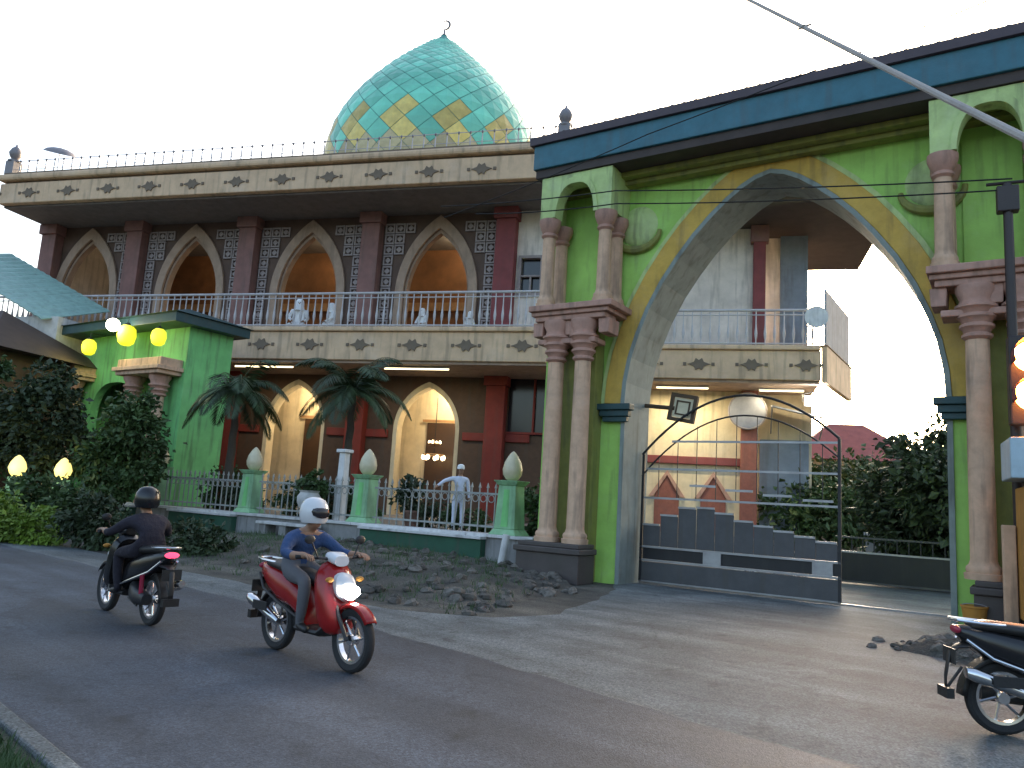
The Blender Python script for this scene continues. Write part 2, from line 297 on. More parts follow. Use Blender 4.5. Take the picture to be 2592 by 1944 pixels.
for sx in (-1, 1):
    m = MB(); x = AC+sx*3.42
    m.box(x-.36, x+.36, -.2, -.003, 3.72, 3.86); m.box(x-.3, x+.3, -.15, -.003, 3.60, 3.718); m.box(x-.42, x+.42, -.26, -.003, 3.862, 4.0)
    m.build('impost_block', 'dark_teal', gate, bev=.015)
    # scroll relief on the spandrel
    r = MB(); cx = AC+sx*3.05; pts = [(cx+sx*(.55*math.cos(t)), -.06, 8.05+.42*math.sin(t)) for t in [R(180+9*i) for i in range(21)]]
    r.tube(pts, [.05+.05*math.sin(math.pi*i/20) for i in range(21)]); r.build('relief_scroll', 'olive', gate, smooth=True)
    MB().lathe([(.02,-.1),(.26,-.09),(.42,-.05),(.48,-.004)], cx, 0, 24, 'y', 8.22).build('relief_boss', 'lime_pale', gate, smooth=True)
def column(h, r, m, rings, parent, x, y, z0, name='column'):
    p = [(r*1.45,0),(r*1.5,.10),(r*1.3,.11),(r*1.36,.16),(r*1.3,.21),(r*1.12,.24),(r*1.0,.32),(r*.98,h*.5),(r*.92,h-rings*.17-.28)]
    z = h-rings*.17-.26; c = [(r*.9, z-.019)]
    for k in range(rings):
        rr = r*(1.02+.14*k); c += [(rr,z),(rr*1.18,z+.03),(rr*1.18,z+.075),(rr*.98,z+.1)]; z += .17
    c += [(r*1.3,h-.24),(r*1.62,h-.1),(r*1.62,h)]
    o = MB().lathe(p, 0, 0, 22).build(name, m, parent, smooth=True); o.location = (x, y, z0)
    MB().lathe(c, 0, 0, 22).build('capital', 'mauve_stone', o, smooth=True)
    return o
for pc in (.52, 8.78):
    e0, e1 = (.95,.42) if pc < 4 else (.42,.95)
    pier = MB().box(pc-e0+.2, pc+e1, -.42, -.002, .02, 5.95).build('pier', 'olive', gate)
    MB().box(pc-e0, pc+e1+.2, -1.2, -.44, 0, .62).box(pc-e0-.05, pc+e1+.25, -1.26, -.43, .621, .74).box(pc-e0+.02, pc+e1+.18, -1.18, -.43, .741, .84).build('plinth', 'plinth', gate, bev=.02)
    for dx in (-.34, .36): column(5.0, .2, 'pink_stone', 4, gate, pc+dx+(-.06 if pc < 4 else .06), -.8, .842)
    lg = MB(); lg.box(pc-.9, pc+.9, -1.02, -.425, 5.84, 5.96).box(pc-.98, pc+1.0, -1.08, -.01, 5.962, 6.06).box(pc-1.02, pc+1.12, -1.16, -.011, 6.062, 6.2)
    for dx in (-.85, 0, .85): lg.prism([(pc+dx-.12,5.5),(pc+dx+.12,5.5),(pc+dx+.14,5.838),(pc+dx-.14,5.838)], -.95, -.423)
    lg.build('ledge', 'mauve_stone', gate, bev=.02)
    MB().box(pc-.82, pc+.66, -.98, -.426, 5.3, 5.42).build('capital_block', 'mauve_stone', gate, bev=.02)
    for dx in (-.74, .74):
        column(2.14, .16, 'pink_stone', 1, gate, pc+dx, -.84, 6.202); column(2.14, .16, 'pink_stone', 1, gate, pc+dx, -.24, 6.202)
    ap = arch_curve(pc, .5, 8.35, 9.12, 12, .7)
    arch_wall(MB(), pc-.93, pc+.93, 8.35, 9.38, ap, -1.0, -.7).build('niche_arch', 'lime_pale', gate)
    MB().strip(shift(ap, pc, 8.35, 1.2), shift(ap, pc, 8.35, 1.003), -1.04, -1.002).build('niche_trim', 'lime_pale', gate)
    MB().box(pc-.93, pc-.78, -.698, -.01, 8.36, 9.37).build('niche_side', 'lime_pale', gate); MB().box(pc+.78, pc+.93, -.698, -.01, 8.36, 9.37).build('niche_side', 'lime_pale', gate)
    MB().box(pc-.48, pc+.48, -.05, -.002, 6.22, 8.9).build('niche_back', 'lime', gate)
# roof of the gate
MB().box(-.62, 10.9, -1.12, 3.0, 9.60, 10.2).build('fascia', 'teal_fascia', gate, bev=.02)
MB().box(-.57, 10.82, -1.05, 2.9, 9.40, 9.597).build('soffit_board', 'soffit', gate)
MB().box(-.58, 10.4, -.3, -.004, 9.16, 9.27).box(-.585, 10.4, -.52, -.004, 9.272, 9.397).build('cornice', 'olive', gate, bev=.015)
MB().box(-.7, 11.0, -1.2, 3.1, 10.202, 10.40).build('roof_slab', 'roof_tile', gate)
tl = MB().lathe([(.06,-.04),(.065,.9),(.06,3.8)], 0, 0, 10, 'y').mesh('roof_tile', 'roof_tile', True)
for i in range(44): place('roof_tile', tl, gate, (-.6+i*.27, -1.14, 10.37))

# ------------------------------------------------------------------ the mosque
mq = thing('mosque', 'two storey cream mosque with arcaded balcony and turquoise pointed dome', 'mosque', (MO.x, MO.y, 1.6-1.6*MS), MA, scale=MS)
CV = .45
def band(u0, u1, v0, v1, z0, z1, name='floor_band'):
    m = MB(); m.box(u0, u1, v0, v1, z0, z1); return m
# roof slabs with cornice (main block and set back wing)
for (u0, u1, v0, v1) in ((-22.6, .45, 0, 18), (.452, 10.6, 2.5, 10.6)):
    MB().box(u0, u1, v0, v1, 12.1, 12.93).build('roof_band', 'cream', mq, bev=.03)
    MB().box(u0+.12, u1-.1, v0+.12, v1, 12.931, 13.03).build('cornice_groove', 'medallion', mq)
    c = MB(); c.prism([(u0-.12,13.032),(u1+.0,13.032),(u1+.0,13.3),(u0-.12,13.3)], v0-.12, v1); c.build('cornice', 'cream', mq, bev=.09)
    MB().box(u0+.02, u1-.03, v0+.05, v1, 13.302, 13.40).build('roof_kerb', 'medallion', mq)
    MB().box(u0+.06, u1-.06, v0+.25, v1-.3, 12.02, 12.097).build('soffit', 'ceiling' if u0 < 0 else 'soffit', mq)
md = MB().prism([(-.36,0),(-.16,.07),(-.1,.2),(0,.13),(.1,.2),(.16,.07),(.36,0),(.16,-.07),(.1,-.2),(0,-.13),(-.1,-.2),(-.16,-.07)], -.035, .02)
md.box(-.5,-.4,-.03,.02,-.05,.05).box(.4,.5,-.03,.02,-.05,.05); mdm = md.mesh('medallion', 'medallion')
for i in range(12): place('medallion', mdm, mq, (-2.63-1.86*i*.995+0*1.86, -.002, 12.5))
# floor bands
for (u0, u1, v0) in ((-22.4, .42, 0), (.422, 8.2, 2.5)):
    MB().box(u0, u1, v0, v0+8, 6.02, 6.98).build('floor_band', 'cream', mq, bev=.03)
    MB().box(u0, u1-.02, v0-.1, v0+8, 6.982, 7.14).build('floor_edge', 'cream', mq, bev=.04)
    MB().box(u0+.05, u1-.03, v0+.1, v0+8, 5.93, 6.017).build('floor_underside', 'frame_pale', mq)
for i in range(12): place('medallion', mdm, mq, (-.89-1.85*i, -.002, 6.53))
for i in range(4): place('medallion', mdm, mq, (3.6+1.65*i-.8, 2.498, 6.5))
# upper arcade
UB = [-22.4, -17.9, -12.7, -7.5, -2.3]; UC = [-20.3, -15.3, -10.1, -4.9]
for i, cx in enumerate(UC):
    ap = gothic(cx, 1.25, 9.0, 11.45)
    arch_wall(MB(), UB[i]+.002, UB[i+1], 7.145, 12.018, ap, 2.6, 2.95).build('arcade_wall', 'spandrel', mq)
    pa = gothic(cx, 1.58, 9.0, 11.95); pa = [(pa[0][0],7.15)]+pa+[(pa[-1][0],7.15)]; pb = [(ap[0][0],7.15)]+ap+[(ap[-1][0],7.15)]
    MB().strip(pa, pb, 2.48, 2.598).build('arch_frame', 'frame_pale', mq, bev=.02)
    pc_ = gothic(cx, 1.17, 9.0, 11.3); pc_ = [(pc_[0][0],7.15)]+pc_+[(pc_[-1][0],7.15)]
    MB().strip([(x+(.0 if 1 else 0),z) for x, z in pb], pc_, 2.62, 2.9).build('arch_reveal', 'frame_pale', mq)
for cx in (-22.15, -17.9, -12.7, -7.5, -2.3):
    p = MB().box(cx-.36, cx+.36, 2.15, 2.598, 7.145, 11.6).box(cx-.44, cx+.44, 2.05, 2.598, 11.602, 12.018).box(cx-.42, cx+.42, 2.08, 2.598, 7.146, 7.5)
    p.build('pilaster', 'maroon' if cx > -3 else 'plum', mq, bev=.02)
bb = MB(); bb.box(-.19,.19,-.05,0,-.19,-.13).box(-.19,.19,-.05,0,.13,.19).box(-.19,-.13,-.05,0,-.129,.129).box(.13,.19,-.05,0,-.129,.129)
bb.prism([(-.12,0),(0,.12),(.12,0),(0,-.12)], -.04, 0); bbm = bb.mesh('breeze_block', 'lattice')
for cx in (-17.9, -12.7, -7.5, -2.3):
    for sx in (-1, 1):
        for k in range(11):
            for j in range(5):
                x = cx+sx*(.62+.41*j); z = 7.4+.41*k; near_c = min(UC, key=lambda c: abs(c-x)); zz = max(0, z-.2-9.0); Rr = (2.95**2+1.58**2)/(2*1.58)
                hw = 1.58 if z < 9.0 else max(0, math.sqrt(max(0, Rr*Rr-zz*zz))-(Rr-1.58))
                if (cx == -2.3 and sx == 1) or abs(x-near_c) < hw+.2 or abs(x-cx) > 2.5: continue
                place('breeze_block', bbm, mq, (x, 2.58, z))
# white end wall of the balcony, return wall and wing walls
ew = MB(); ew.box(-2.298, .45, 2.6, 2.95, 9.9+.35, 12.017).box(-2.298, -1.75, 2.6, 2.95, 7.145, 10.249).box(-1.05, .45, 2.6, 2.95, 7.145, 10.249).box(-1.749, -1.051, 2.6, 2.95, 7.145, 8.9)
ew.build('end_wall', 'white_wall', mq)
MB().box(-1.78, -1.02, 2.72, 2.78, 8.88, 10.27).build('window_pane', 'glass_dark', mq)
wf = MB(); wf.box(-1.85,-1.75,2.5,2.7,8.85,10.33).box(-1.05,-.95,2.5,2.7,8.85,10.33).box(-1.749,-1.051,2.5,2.7,10.23,10.33).box(-1.749,-1.051,2.5,2.7,8.85,8.95).box(-1.749,-1.051,2.55,2.66,9.56,9.62).box(-1.43,-1.37,2.56,2.65,8.951,9.559); wf.build('window_frame', 'lattice', mq)
MB().box(.1, .448, 2.951, 5.1, .9, 5.929).build('return_wall', 'cream_wall', mq); MB().box(.1, .449, 2.951, 5.1, 7.141, 12.017).build('return_wall', 'white_wall', mq)
MB().box(.45, 6.3, 5.1, 5.45, 7.141, 12.017).build('wing_wall', 'white_wall', mq)
MB().box(6.3, 7.2, 6.2, 6.5, 7.141, 12.017).build('wing_recess_wall', 'white_wall', mq); MB().box(7.2, 8.15, 6.0, 6.4, 7.141, 12.016).build('wing_pier', 'grey_blue', mq)
MB().box(6.2, 6.62, 4.75, 5.098, 7.142, 12.016).build('wing_pilaster', 'maroon', mq, bev=.02); MB().box(6.1, 6.72, 4.7, 5.099, 11.4, 12.01).build('pilaster_capital', 'plum', mq, bev=.02)
# interior of upper floor
MB().box(-22.3, .08, 6.6, 6.8, 7.145, 12.015).build('interior_wall', 'interior', mq); MB().box(-22.39, -22.1, 2.952, 6.8, 7.145, 12.016).build('side_wall', 'white_wall', mq); MB().box(-22.39, -22.1, 3.1, 5.0, 1.0, 5.927).build('side_wall', 'cream_wall', mq); MB().box(-22.3, .07, 6.45, 6.598, 9.35, 9.7).build('interior_beam', 'beam_wood', mq)
# balcony railings
def railing(u0, u1, v, z0, z1, name, m, n, parent=mq):
    r = MB(); r.tube([(u0,v,z1),(u1,v,z1)], .045).tube([(u0,v,z1-.16),(u1,v,z1-.16)], .022).tube([(u0,v,z0+.08),(u1,v,z0+.08)], .03)
    root = r.build(name, m, parent, smooth=True)
    bm_ = MB().lathe([(.02,z0),(.02,z0+.2),(.04,z0+.3),(.05,z0+.42),(.03,z0+.6),(.02,z0+.75),(.02,z1)], 0, 0, 8).mesh('baluster', m, True)
    for i in range(n):
        place('baluster', bm_, root, (u0+(u1-u0)*(i+.5)/n, v, 0))
    return root
railing(-22.3, .3, .12, 7.142, 8.33, 'balcony_railing', 'rail_white', 88); railing(.6, 8.1, 2.62, 7.142, 8.33, 'balcony_railing', 'rail_white', 26)
# roof railing: slim pale balusters with dark knobs and feet
rr = MB(); rr.tube([(-22.3,.28,13.98),(.1,.28,13.98)], .016).tube([(-22.3,.28,13.62),(.1,.28,13.62)], .012); rrail = rr.build('roof_railing', 'rail_white', mq, smooth=True)
sh = MB().lathe([(.02,13.4),(.025,13.6),(.018,13.9)], 0, 0, 8).mesh('baluster', 'rail_white', True)
kn = MB().ball((0,0,13.97), (.04,.04,.06), 10, 6).mesh('knob', 'finial_grey', True); ft = MB().lathe([(.06,13.402),(.05,13.46),(.025,13.5)], 0, 0, 10).mesh('foot', 'finial_grey', True)
for i in range(53):
    place('baluster', sh, rrail, (-22.1+i*.42, .28, 0)); place('knob', kn, rrail, (-22.1+i*.42, .28, 0)); place('foot', ft, rrail, (-22.1+i*.42, .28, 0))
for u in (-22.45, .05):
    MB().box(u-.2,u+.2,.1,.5,13.402,13.95).lathe([(.24,13.952),(.24,14.02),(.1,14.06),(.2,14.2),(.24,14.34),(.16,14.52),(.05,14.62),(.02,14.72)], u, .3, 14).build('corner_finial', 'finial_grey', mq, smooth=True)
# ground floor arcade
MB().box(-22.4, .45, 2.2, 9, .9, 1.0).build('veranda_floor', 'concrete_grey', mq)
for i, cx in enumerate(UC):
    ap = gothic(cx, 1.25, 4.0, 5.75)
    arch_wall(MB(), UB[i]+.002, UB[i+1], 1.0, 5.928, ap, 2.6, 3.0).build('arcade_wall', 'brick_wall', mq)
    pb = [(ap[0][0],1.0)]+ap+[(ap[-1][0],1.0)]; pi = gothic(cx, 1.1, 4.0, 5.55); pi = [(pi[0][0],1.0)]+pi+[(pi[-1][0],1.0)]
    MB().strip(pb, pi, 2.63, 3.1).build('arch_frame', 'cream_wall', mq)
    # cream hall wall behind with its dark door
    MB().box(cx-.75, cx+.75, 4.72, 4.79, 1.02, 4.5).build('door', 'door_wood', mq); MB().box(cx-.95, cx+.95, 4.70, 4.715, 4.52, 4.62).build('door_lintel', 'beam_wood', mq)
MB().box(-22.4, .1, 4.8, 5.0, 1.0, 5.928).build('hall_wall', 'cream_wall', mq)
for cx in (-17.9, -12.7, -7.5, -2.3):
    MB().box(cx-.34, cx+.34, 2.2, 2.598, 1.0, 5.6).box(cx-.42, cx+.42, 2.1, 2.598, 5.602, 5.925).build('pilaster', 'red_paint', mq, bev=.02)
    MB().box(cx-1.2, cx-.342, 2.5, 2.598, 3.7, 3.98).build('red_beam', 'red_paint', mq, bev=.02); MB().box(cx+.342, cx+1.2, 2.5, 2.598, 3.7, 3.98).build('red_beam', 'red_paint', mq, bev=.02)
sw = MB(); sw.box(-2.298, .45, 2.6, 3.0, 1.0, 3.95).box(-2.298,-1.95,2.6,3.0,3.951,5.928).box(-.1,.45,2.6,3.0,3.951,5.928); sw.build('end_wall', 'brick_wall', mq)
MB().box(-1.96, -.09, 2.75, 2.8, 3.94, 5.925).build('window_pane', 'glass_dark', mq); MB().box(-2.0,.0,2.5,2.598,3.99,4.06).box(-1.06,-1.0,2.62,2.74,3.97,5.92).build('window_frame', 'red_paint', mq)
MB().box(.02, .42, -.02, .4, .9, 5.928).build('front_pillar', 'pink_stone', mq, bev=.03)
# wing ground floor
wg = MB(); wg.box(.45, 6.2, 4.6, 5.0, .9, 5.928); wg.build('wing_wall', 'cream_wall', mq)
MB().box(.45, 6.0, 4.45, 4.598, 3.35, 3.62).build('string_course', 'maroon', mq, bev=.02)
for cx in (1.9, 3.42, 4.98):
    MB().prism([(cx-.42,.95),(cx+.42,.95),(cx+.42,2.25),(cx,2.95),(cx-.42,2.25)], 4.56, 4.598).build('brick_panel', 'brick_red', mq)
    MB().strip([(cx-.62,2.2),(cx,3.12),(cx+.62,2.2)], [(cx-.46,2.2),(cx,2.95),(cx+.46,2.2)], 4.5, 4.6).build('panel_gable', 'mauve_stone', mq)
MB().box(5.85, 6.4, 4.2, 4.598, .9, 5.927).build('wing_pilaster', 'brick_red', mq, bev=.02)
MB().box(6.5, 8.1, 5.0, 5.06, .9, 4.35).build('shutter', 'grey_blue', mq); MB().box(6.4, 8.2, 5.08, 5.4, .9, 5.927).build('wing_wall', 'cream_wall', mq)
# side screen running off at an angle beyond the wing
sc = MB(); q = MA-GA
def S(t, w): return (8.35+t*math.sin(R(33.454)-R(15))+w*math.cos(R(33.454)-R(15)), 2.55+t*math.cos(R(33.454)-R(15))-w*math.sin(R(33.454)-R(15)))
def plank(name, t0, t1, w0, w1, z0, z1, m):
    p = [S(t0,w0), S(t1,w0), S(t1,w1), S(t0,w1)]; o = MB().flat(p, z0, z1).build(name, m, mq, bev=.02)
plank('side_screen', 0, 3.9, -.06, 0, 7.16, 9.0, 'grey_blue'); plank('side_band', -.1, 4.0, -.12, .05, 5.95, 7.12, 'cream'); plank('side_cap', -.15, 4.05, -.2, .08, 7.122, 7.158, 'frame_pale')
plank('side_panel', .5, 3.6, -.15, -.121, 6.1, 6.95, 'medallion')
# dome
DU, DV, DZ = -8.45, 10.2, 17.3
prof = [(5.0,-4),(5.0,-2.3),(5.05,-2.2),(5.12,-1.4),(5.16,-.6),(5.08,.4),(4.88,1.2),(4.54,2.0),(4.07,2.8),(3.47,3.6),(2.80,4.4),(2.10,5.15),(1.42,5.8),(.84,6.35),(.42,6.72),(.2,6.94),(.06,7.14)]
dome = MB().lathe([(r,z) for r, z in prof], 0, 0, 56).build('dome', 'dome_under', mq, smooth=True); dome.location = (DU, DV, DZ)
MB().lathe([(5.3,-3.2),(5.42,-3.0),(5.42,-2.7),(5.3,-2.5),(5.1,-2.42)], 0, 0, 56).build('dome_ring', 'dome_cream', dome, smooth=True)
def rz(s):                                            # arc length along the dome outline -> (r, z)
    p = prof[2:]
    for i in range(len(p)-1):
        l = math.hypot(p[i+1][0]-p[i][0], p[i+1][1]-p[i][1])
        if s <= l: k = s/l; return p[i][0]+(p[i+1][0]-p[i][0])*k, p[i][1]+(p[i+1][1]-p[i][1])*k
        s -= l
    return p[-1]
NT = 28; s = .05; row = 0; back = MB()
while True:
    r, z = rz(s); step = math.pi*r/NT*1.0
    if r < .75: break
    step = max(step, .16); (ra, za), (rb, zb), (rc, zc) = rz(max(0,s-step)), (r, z), rz(s+step); da = math.pi/NT; k = .975
    def pt(rr, zz, a, off): return (math.cos(a)*(rr+off), math.sin(a)*(rr+off), zz+off*.3)
    cen = pt(rb, zb, 0, .0); raw = [pt(ra,za,0,.012), pt(rb,zb,da,.012), pt(rc,zc,0,.012), pt(rb,zb,-da,.012)]
    raw = [tuple(cen[i]+(p[i]-cen[i])*k for i in range(3)) for p in raw]; top = pt(rb, zb, 0, .06)
    # 'cen' sits on the chord, so lift every corner clear of the shell
    raw = [(p[0]*1.004+.012*(1 if p[0] else 0), p[1]*1.004, p[2]) for p in raw]
    t = MB().add(raw+[top], [(0,1,4),(1,2,4),(2,3,4),(3,0,4)])
    meshes = {m: t.mesh('tile', m) for m in ('dome_teal','dome_yellow','dome_cream')}
    for c in range(NT):
        a = 2*math.pi*(c+.5*(row%2))/NT
        sc_ = -.62+1.45*abs(math.cos(7*a+.9))**2
        m = 'dome_cream' if z < -.95 else ('dome_yellow' if z < sc_ else 'dome_teal')
        if math.sin(a) < .22: place('tile', meshes[m], dome, (0,0,0), (0,0,a))
        else:
            ca, sa = math.cos(a), math.sin(a); back.add([(p[0]*ca-p[1]*sa, p[0]*sa+p[1]*ca, p[2]) for p in t.v], t.f)
    s += step; row += 1
tag(back.build('tile_field', 'dome_teal', dome), kind='stuff')
fin = MB().lathe([(.3,6.62),(.22,6.8),(.1,6.95),(.16,7.05),(.06,7.15),(.04,7.4)], 0, 0, 14); cr = [(.02+.24*math.cos(t), 0, 7.62+.24*math.sin(t)) for t in [R(-120+14*i) for i in range(19)]]
fin.tube(cr, [.012+.05*math.sin(math.pi*i/18) for i in range(19)]); fin.build('finial', 'finial_grey', dome, smooth=True)
# lit tubes under the balcony, chandelier, floodlight
def tube_lamp(label, u, v, z, L, w):
    t = thing('tube_lamp', label, 'lamp', MW(u,v,z), MA, 'tube lamps under the balcony slab')
    MB().box(-L/2,L/2,-.06,.06,.03,.09).build('batten', 'rail_white', t); MB().tube([(-L/2+.03,0,0),(L/2-.03,0,0)], .03, 10).build('lit_tube', 'lit_cream', t, smooth=True)
    ld = bpy.data.lights.new('tube_glow', 'AREA'); ld.shape = 'RECTANGLE'; ld.size = L; ld.size_y = .12; ld.energy = w; ld.color = (1, .86, .55)
    lo = bpy.data.objects.new('tube_glow', ld); COL.objects.link(lo); lo.parent = t; lo.location = (0,0,-.05)
tube_lamp('lit tube lamp under the slab above the left palm, long', -10.3, .55, 5.84, 2.9, 22)
tube_lamp('lit tube lamp under the slab beside the red pilaster', -4.6, .55, 5.84, 2.9, 22)
tube_lamp('lit tube lamp on wing ceiling seen through the gateway arch', 7.1, 3.6, 5.84, 1.8, 16)
tube_lamp('lit tube lamp over the cream wing wall with brick panels', 3.9, 3.4, 5.84, 2.2, 55)

def hall_lamp(label, u, v, z, w, group):
    t = thing('ceiling_lamp', label, 'lamp', MW(u,v,z), MA, group)
    MB().lathe([(.3,.02),(.3,-.06),(.22,-.13),(.02,-.15)], 0, 0, 18).build('diffuser', 'lit_cream', t, smooth=True); MB().lathe([(.34,.06),(.34,.021)], 0, 0, 18).build('base', 'rail_white', t)
    ld = bpy.data.lights.new('glow', 'POINT'); ld.energy = w; ld.color = (1,.82,.5); ld.shadow_soft_size = .3; lo = bpy.data.objects.new('glow', ld); COL.objects.link(lo); lo.parent = t; lo.location = (0,0,-.45)
hall_lamp('ceiling lamp inside the ground floor hall behind the left palm', -10.1, 3.9, 5.86, 70, 'hall ceiling lamps'); hall_lamp('ceiling lamp inside the ground floor hall near the chandelier', -4.6, 3.9, 5.86, 70, 'hall ceiling lamps')
hall_lamp('dim ceiling lamp inside the rightmost balcony arch', -4.9, 5.2, 11.94, 26, 'upper hall lamps'); hall_lamp('dim ceiling lamp inside the balcony arch second from right', -10.1, 5.2, 11.94, 34, 'upper hall lamps'); hall_lamp('dim ceiling lamp inside the balcony arch third from right', -15.3, 5.2, 11.94, 20, 'upper hall lamps')
# ------------------------------------------------------------------ people
def skin_mesh(name, joints, bones, mats, parent=None, sub=2):
    """joints: name -> (x,y,z,r); bones: (a,b,material); one continuous skinned surface, materials by nearest bone"""
    idx = {k: i for i, k in enumerate(joints)}
    me = bpy.data.meshes.new(name+'_rig'); me.from_pydata([j[:3] for j in joints.values()], [(idx[a],idx[b]) for a,b,_ in bones], [])
    o = bpy.data.objects.new(name+'_rig', me); COL.objects.link(o); o.modifiers.new('skin', 'SKIN')
    for i, j in enumerate(joints.values()):
        sv = me.skin_vertices[0].data[i]; rr = j[3] if isinstance(j[3], tuple) else (j[3], j[3]); sv.radius = rr
        sv.use_root = (i == 0)
    sb = o.modifiers.new('sub', 'SUBSURF'); sb.levels = sb.render_levels = sub
    dg = bpy.context.evaluated_depsgraph_get(); dg.update(); out = bpy.data.meshes.new_from_object(o.evaluated_get(dg)); bpy.data.objects.remove(o); bpy.data.meshes.remove(me)
    out.name = name; out.materials.clear(); mm = []
    for _, _, m in bones:
        if m not in mm: mm.append(m)
    for m in mm: out.materials.append(MATS[m])
    segs = [(Vector(joints[a][:3]), Vector(joints[b][:3]), mm.index(m)) for a, b, m in bones]
    for p in out.polygons:
        c = p.center; best = 1e9
        for A, B, mi in segs:
            ab = B-A; t = max(0, min(1, (c-A).dot(ab)/max(1e-9, ab.length_squared))); dd = (c-A-ab*t).length
            if dd < best: best = dd; p.material_index = mi
        p.use_smooth = True
    b = bpy.data.objects.new(name, out); COL.objects.link(b)
    if parent: b.parent = parent
    return b
def add_hand(J, Bn, tagk, wrist, direction, side, curl, m='skin', s=1.):
    """palm and five bent fingers growing from the wrist joint"""
    W = Vector(J[wrist][:3]); d = Vector(direction).normalized(); n = Vector(side).normalized(); n = (n-d*n.dot(d)).normalized(); dn = Vector(curl).normalized()
    P = W+d*.075*s; J[tagk+'palm'] = (*P, .026*s); Bn.append((wrist, tagk+'palm', m))
    for k, (off, ln) in enumerate(((-.03,.062),(-.01,.074),(.01,.07),(.03,.055))):
        a = P+d*.015+n*off*s; b = a+d*ln*.5*s+dn*.012; c = b+(d*.25+dn*.75).normalized()*ln*.5*s
        for q, pnt, r in (('a',a,.0105),('b',b,.0095),('c',c,.008)): J[f'{tagk}f{k}{q}'] = (*pnt, r*s)
        Bn += [(tagk+'palm', f'{tagk}f{k}a', m), (f'{tagk}f{k}a', f'{tagk}f{k}b', m), (f'{tagk}f{k}b', f'{tagk}f{k}c', m)]
    a = W+d*.035*s-n*.03*s; b = a-n*.022*s+d*.03*s; c = b+d*.025*s+dn*.015
    for q, pnt, r in (('a',a,.012),('b',b,.0105),('c',c,.009)): J[f'{tagk}t{q}'] = (*pnt, r*s)
    Bn += [(wrist, tagk+'ta', m), (tagk+'ta', tagk+'tb', m), (tagk+'tb', tagk+'tc', m)]
def face(parent, hx, hy, hz, fx=1, fy=0, s=1.):
    """eyes on a head centred at (hx,hy,hz) that looks along (fx,fy)"""
    l = math.hypot(fx, fy); fx /= l; fy /= l
    for sd in (-1, 1):
        MB().ball((hx+fx*.088*s-fy*sd*.032*s, hy+fy*.088*s+fx*sd*.032*s, hz+.01*s), .013*s, 8, 6).build('eye', 'hair', parent, smooth=True)
def head_joints(J, Bn, neck, c, f, m='skin', s=1.):
    c = Vector(c); f = Vector(f).normalized()
    J['jaw'] = (*(c+Vector((0,0,-.07))*s+f*.022*s), (.062*s,.066*s)); J['skull'] = (*(c+Vector((0,0,.035))*s-f*.008*s), (.078*s,.088*s)); J['crown'] = (*(c+Vector((0,0,.10))*s-f*.012*s), (.05*s,.058*s))
    Bn += [(neck,'jaw',m), ('jaw','skull',m), ('skull','crown',m)]
    J['nose'] = (*(c+f*.098*s+Vector((0,0,-.018))*s), .013*s); Bn.append(('skull','nose',m))

def rider(parent_thing, top, legs, helmet, lean=0.0):
    J = {}; B = []
    J['hip'] = (.20,0,.84,(.15,.13)); J['waist'] = (.24,0,.98,(.13,.11)); J['chest'] = (.34+lean,0,1.10,(.155,.12)); J['neck0'] = (.39+lean,0,1.20,(.07,.07)); J['neck'] = (.42+lean,0,1.25,.052)
    B += [('hip','waist',top), ('waist','chest',top), ('chest','neck0',top), ('neck0','neck','skin')]
    head_joints(J, B, 'neck', (.46+lean,0,1.345), (1,0,0))
    for s, k in ((1,'l'), (-1,'r')):
        J[k+'sh'] = (.37+lean,s*.19,1.135,.075); J[k+'el'] = (.50+lean,s*.33,1.0,.052); J[k+'fo'] = (.66,s*.335,.985,.046); J[k+'wr'] = (.81,s*.32,1.0,.032)
        B += [('chest',k+'sh',top), (k+'sh',k+'el',top), (k+'el',k+'fo',top), (k+'fo',k+'wr','skin')]
        add_hand(J, B, k+'h', k+'wr', (1,0,.02), (0,s,0), (.1,0,-1))
        J[k+'th'] = (.28,s*.12,.80,.095); J[k+'kn'] = (.66,s*.17,.75,.068); J[k+'ca'] = (.64,s*.165,.52,.058); J[k+'an'] = (.60,s*.155,.33,.042); J[k+'to'] = (.76,s*.165,.305,.035)
        B += [('hip',k+'th',legs), (k+'th',k+'kn',legs), (k+'kn',k+'ca',legs), (k+'ca',k+'an',legs), (k+'an',k+'to','vinyl')]
    skin_mesh('body', J, B, None, parent_thing)
    h = MB().lathe([(.118,1.285),(.138,1.325),(.145,1.385),(.135,1.455),(.10,1.51),(.05,1.535),(.01,1.54)], .44+lean, 0, 20).build('helmet', helmet, parent_thing, smooth=True)
    MB().loft([(.54+lean,1.395,.10,.055),(.585+lean,1.385,.085,.05),(.596+lean,1.38,.06,.035)], 12).build('visor', 'glass_dark', h, smooth=True)
    face(parent_thing, .46+lean, 0, 1.345)
    return parent_thing

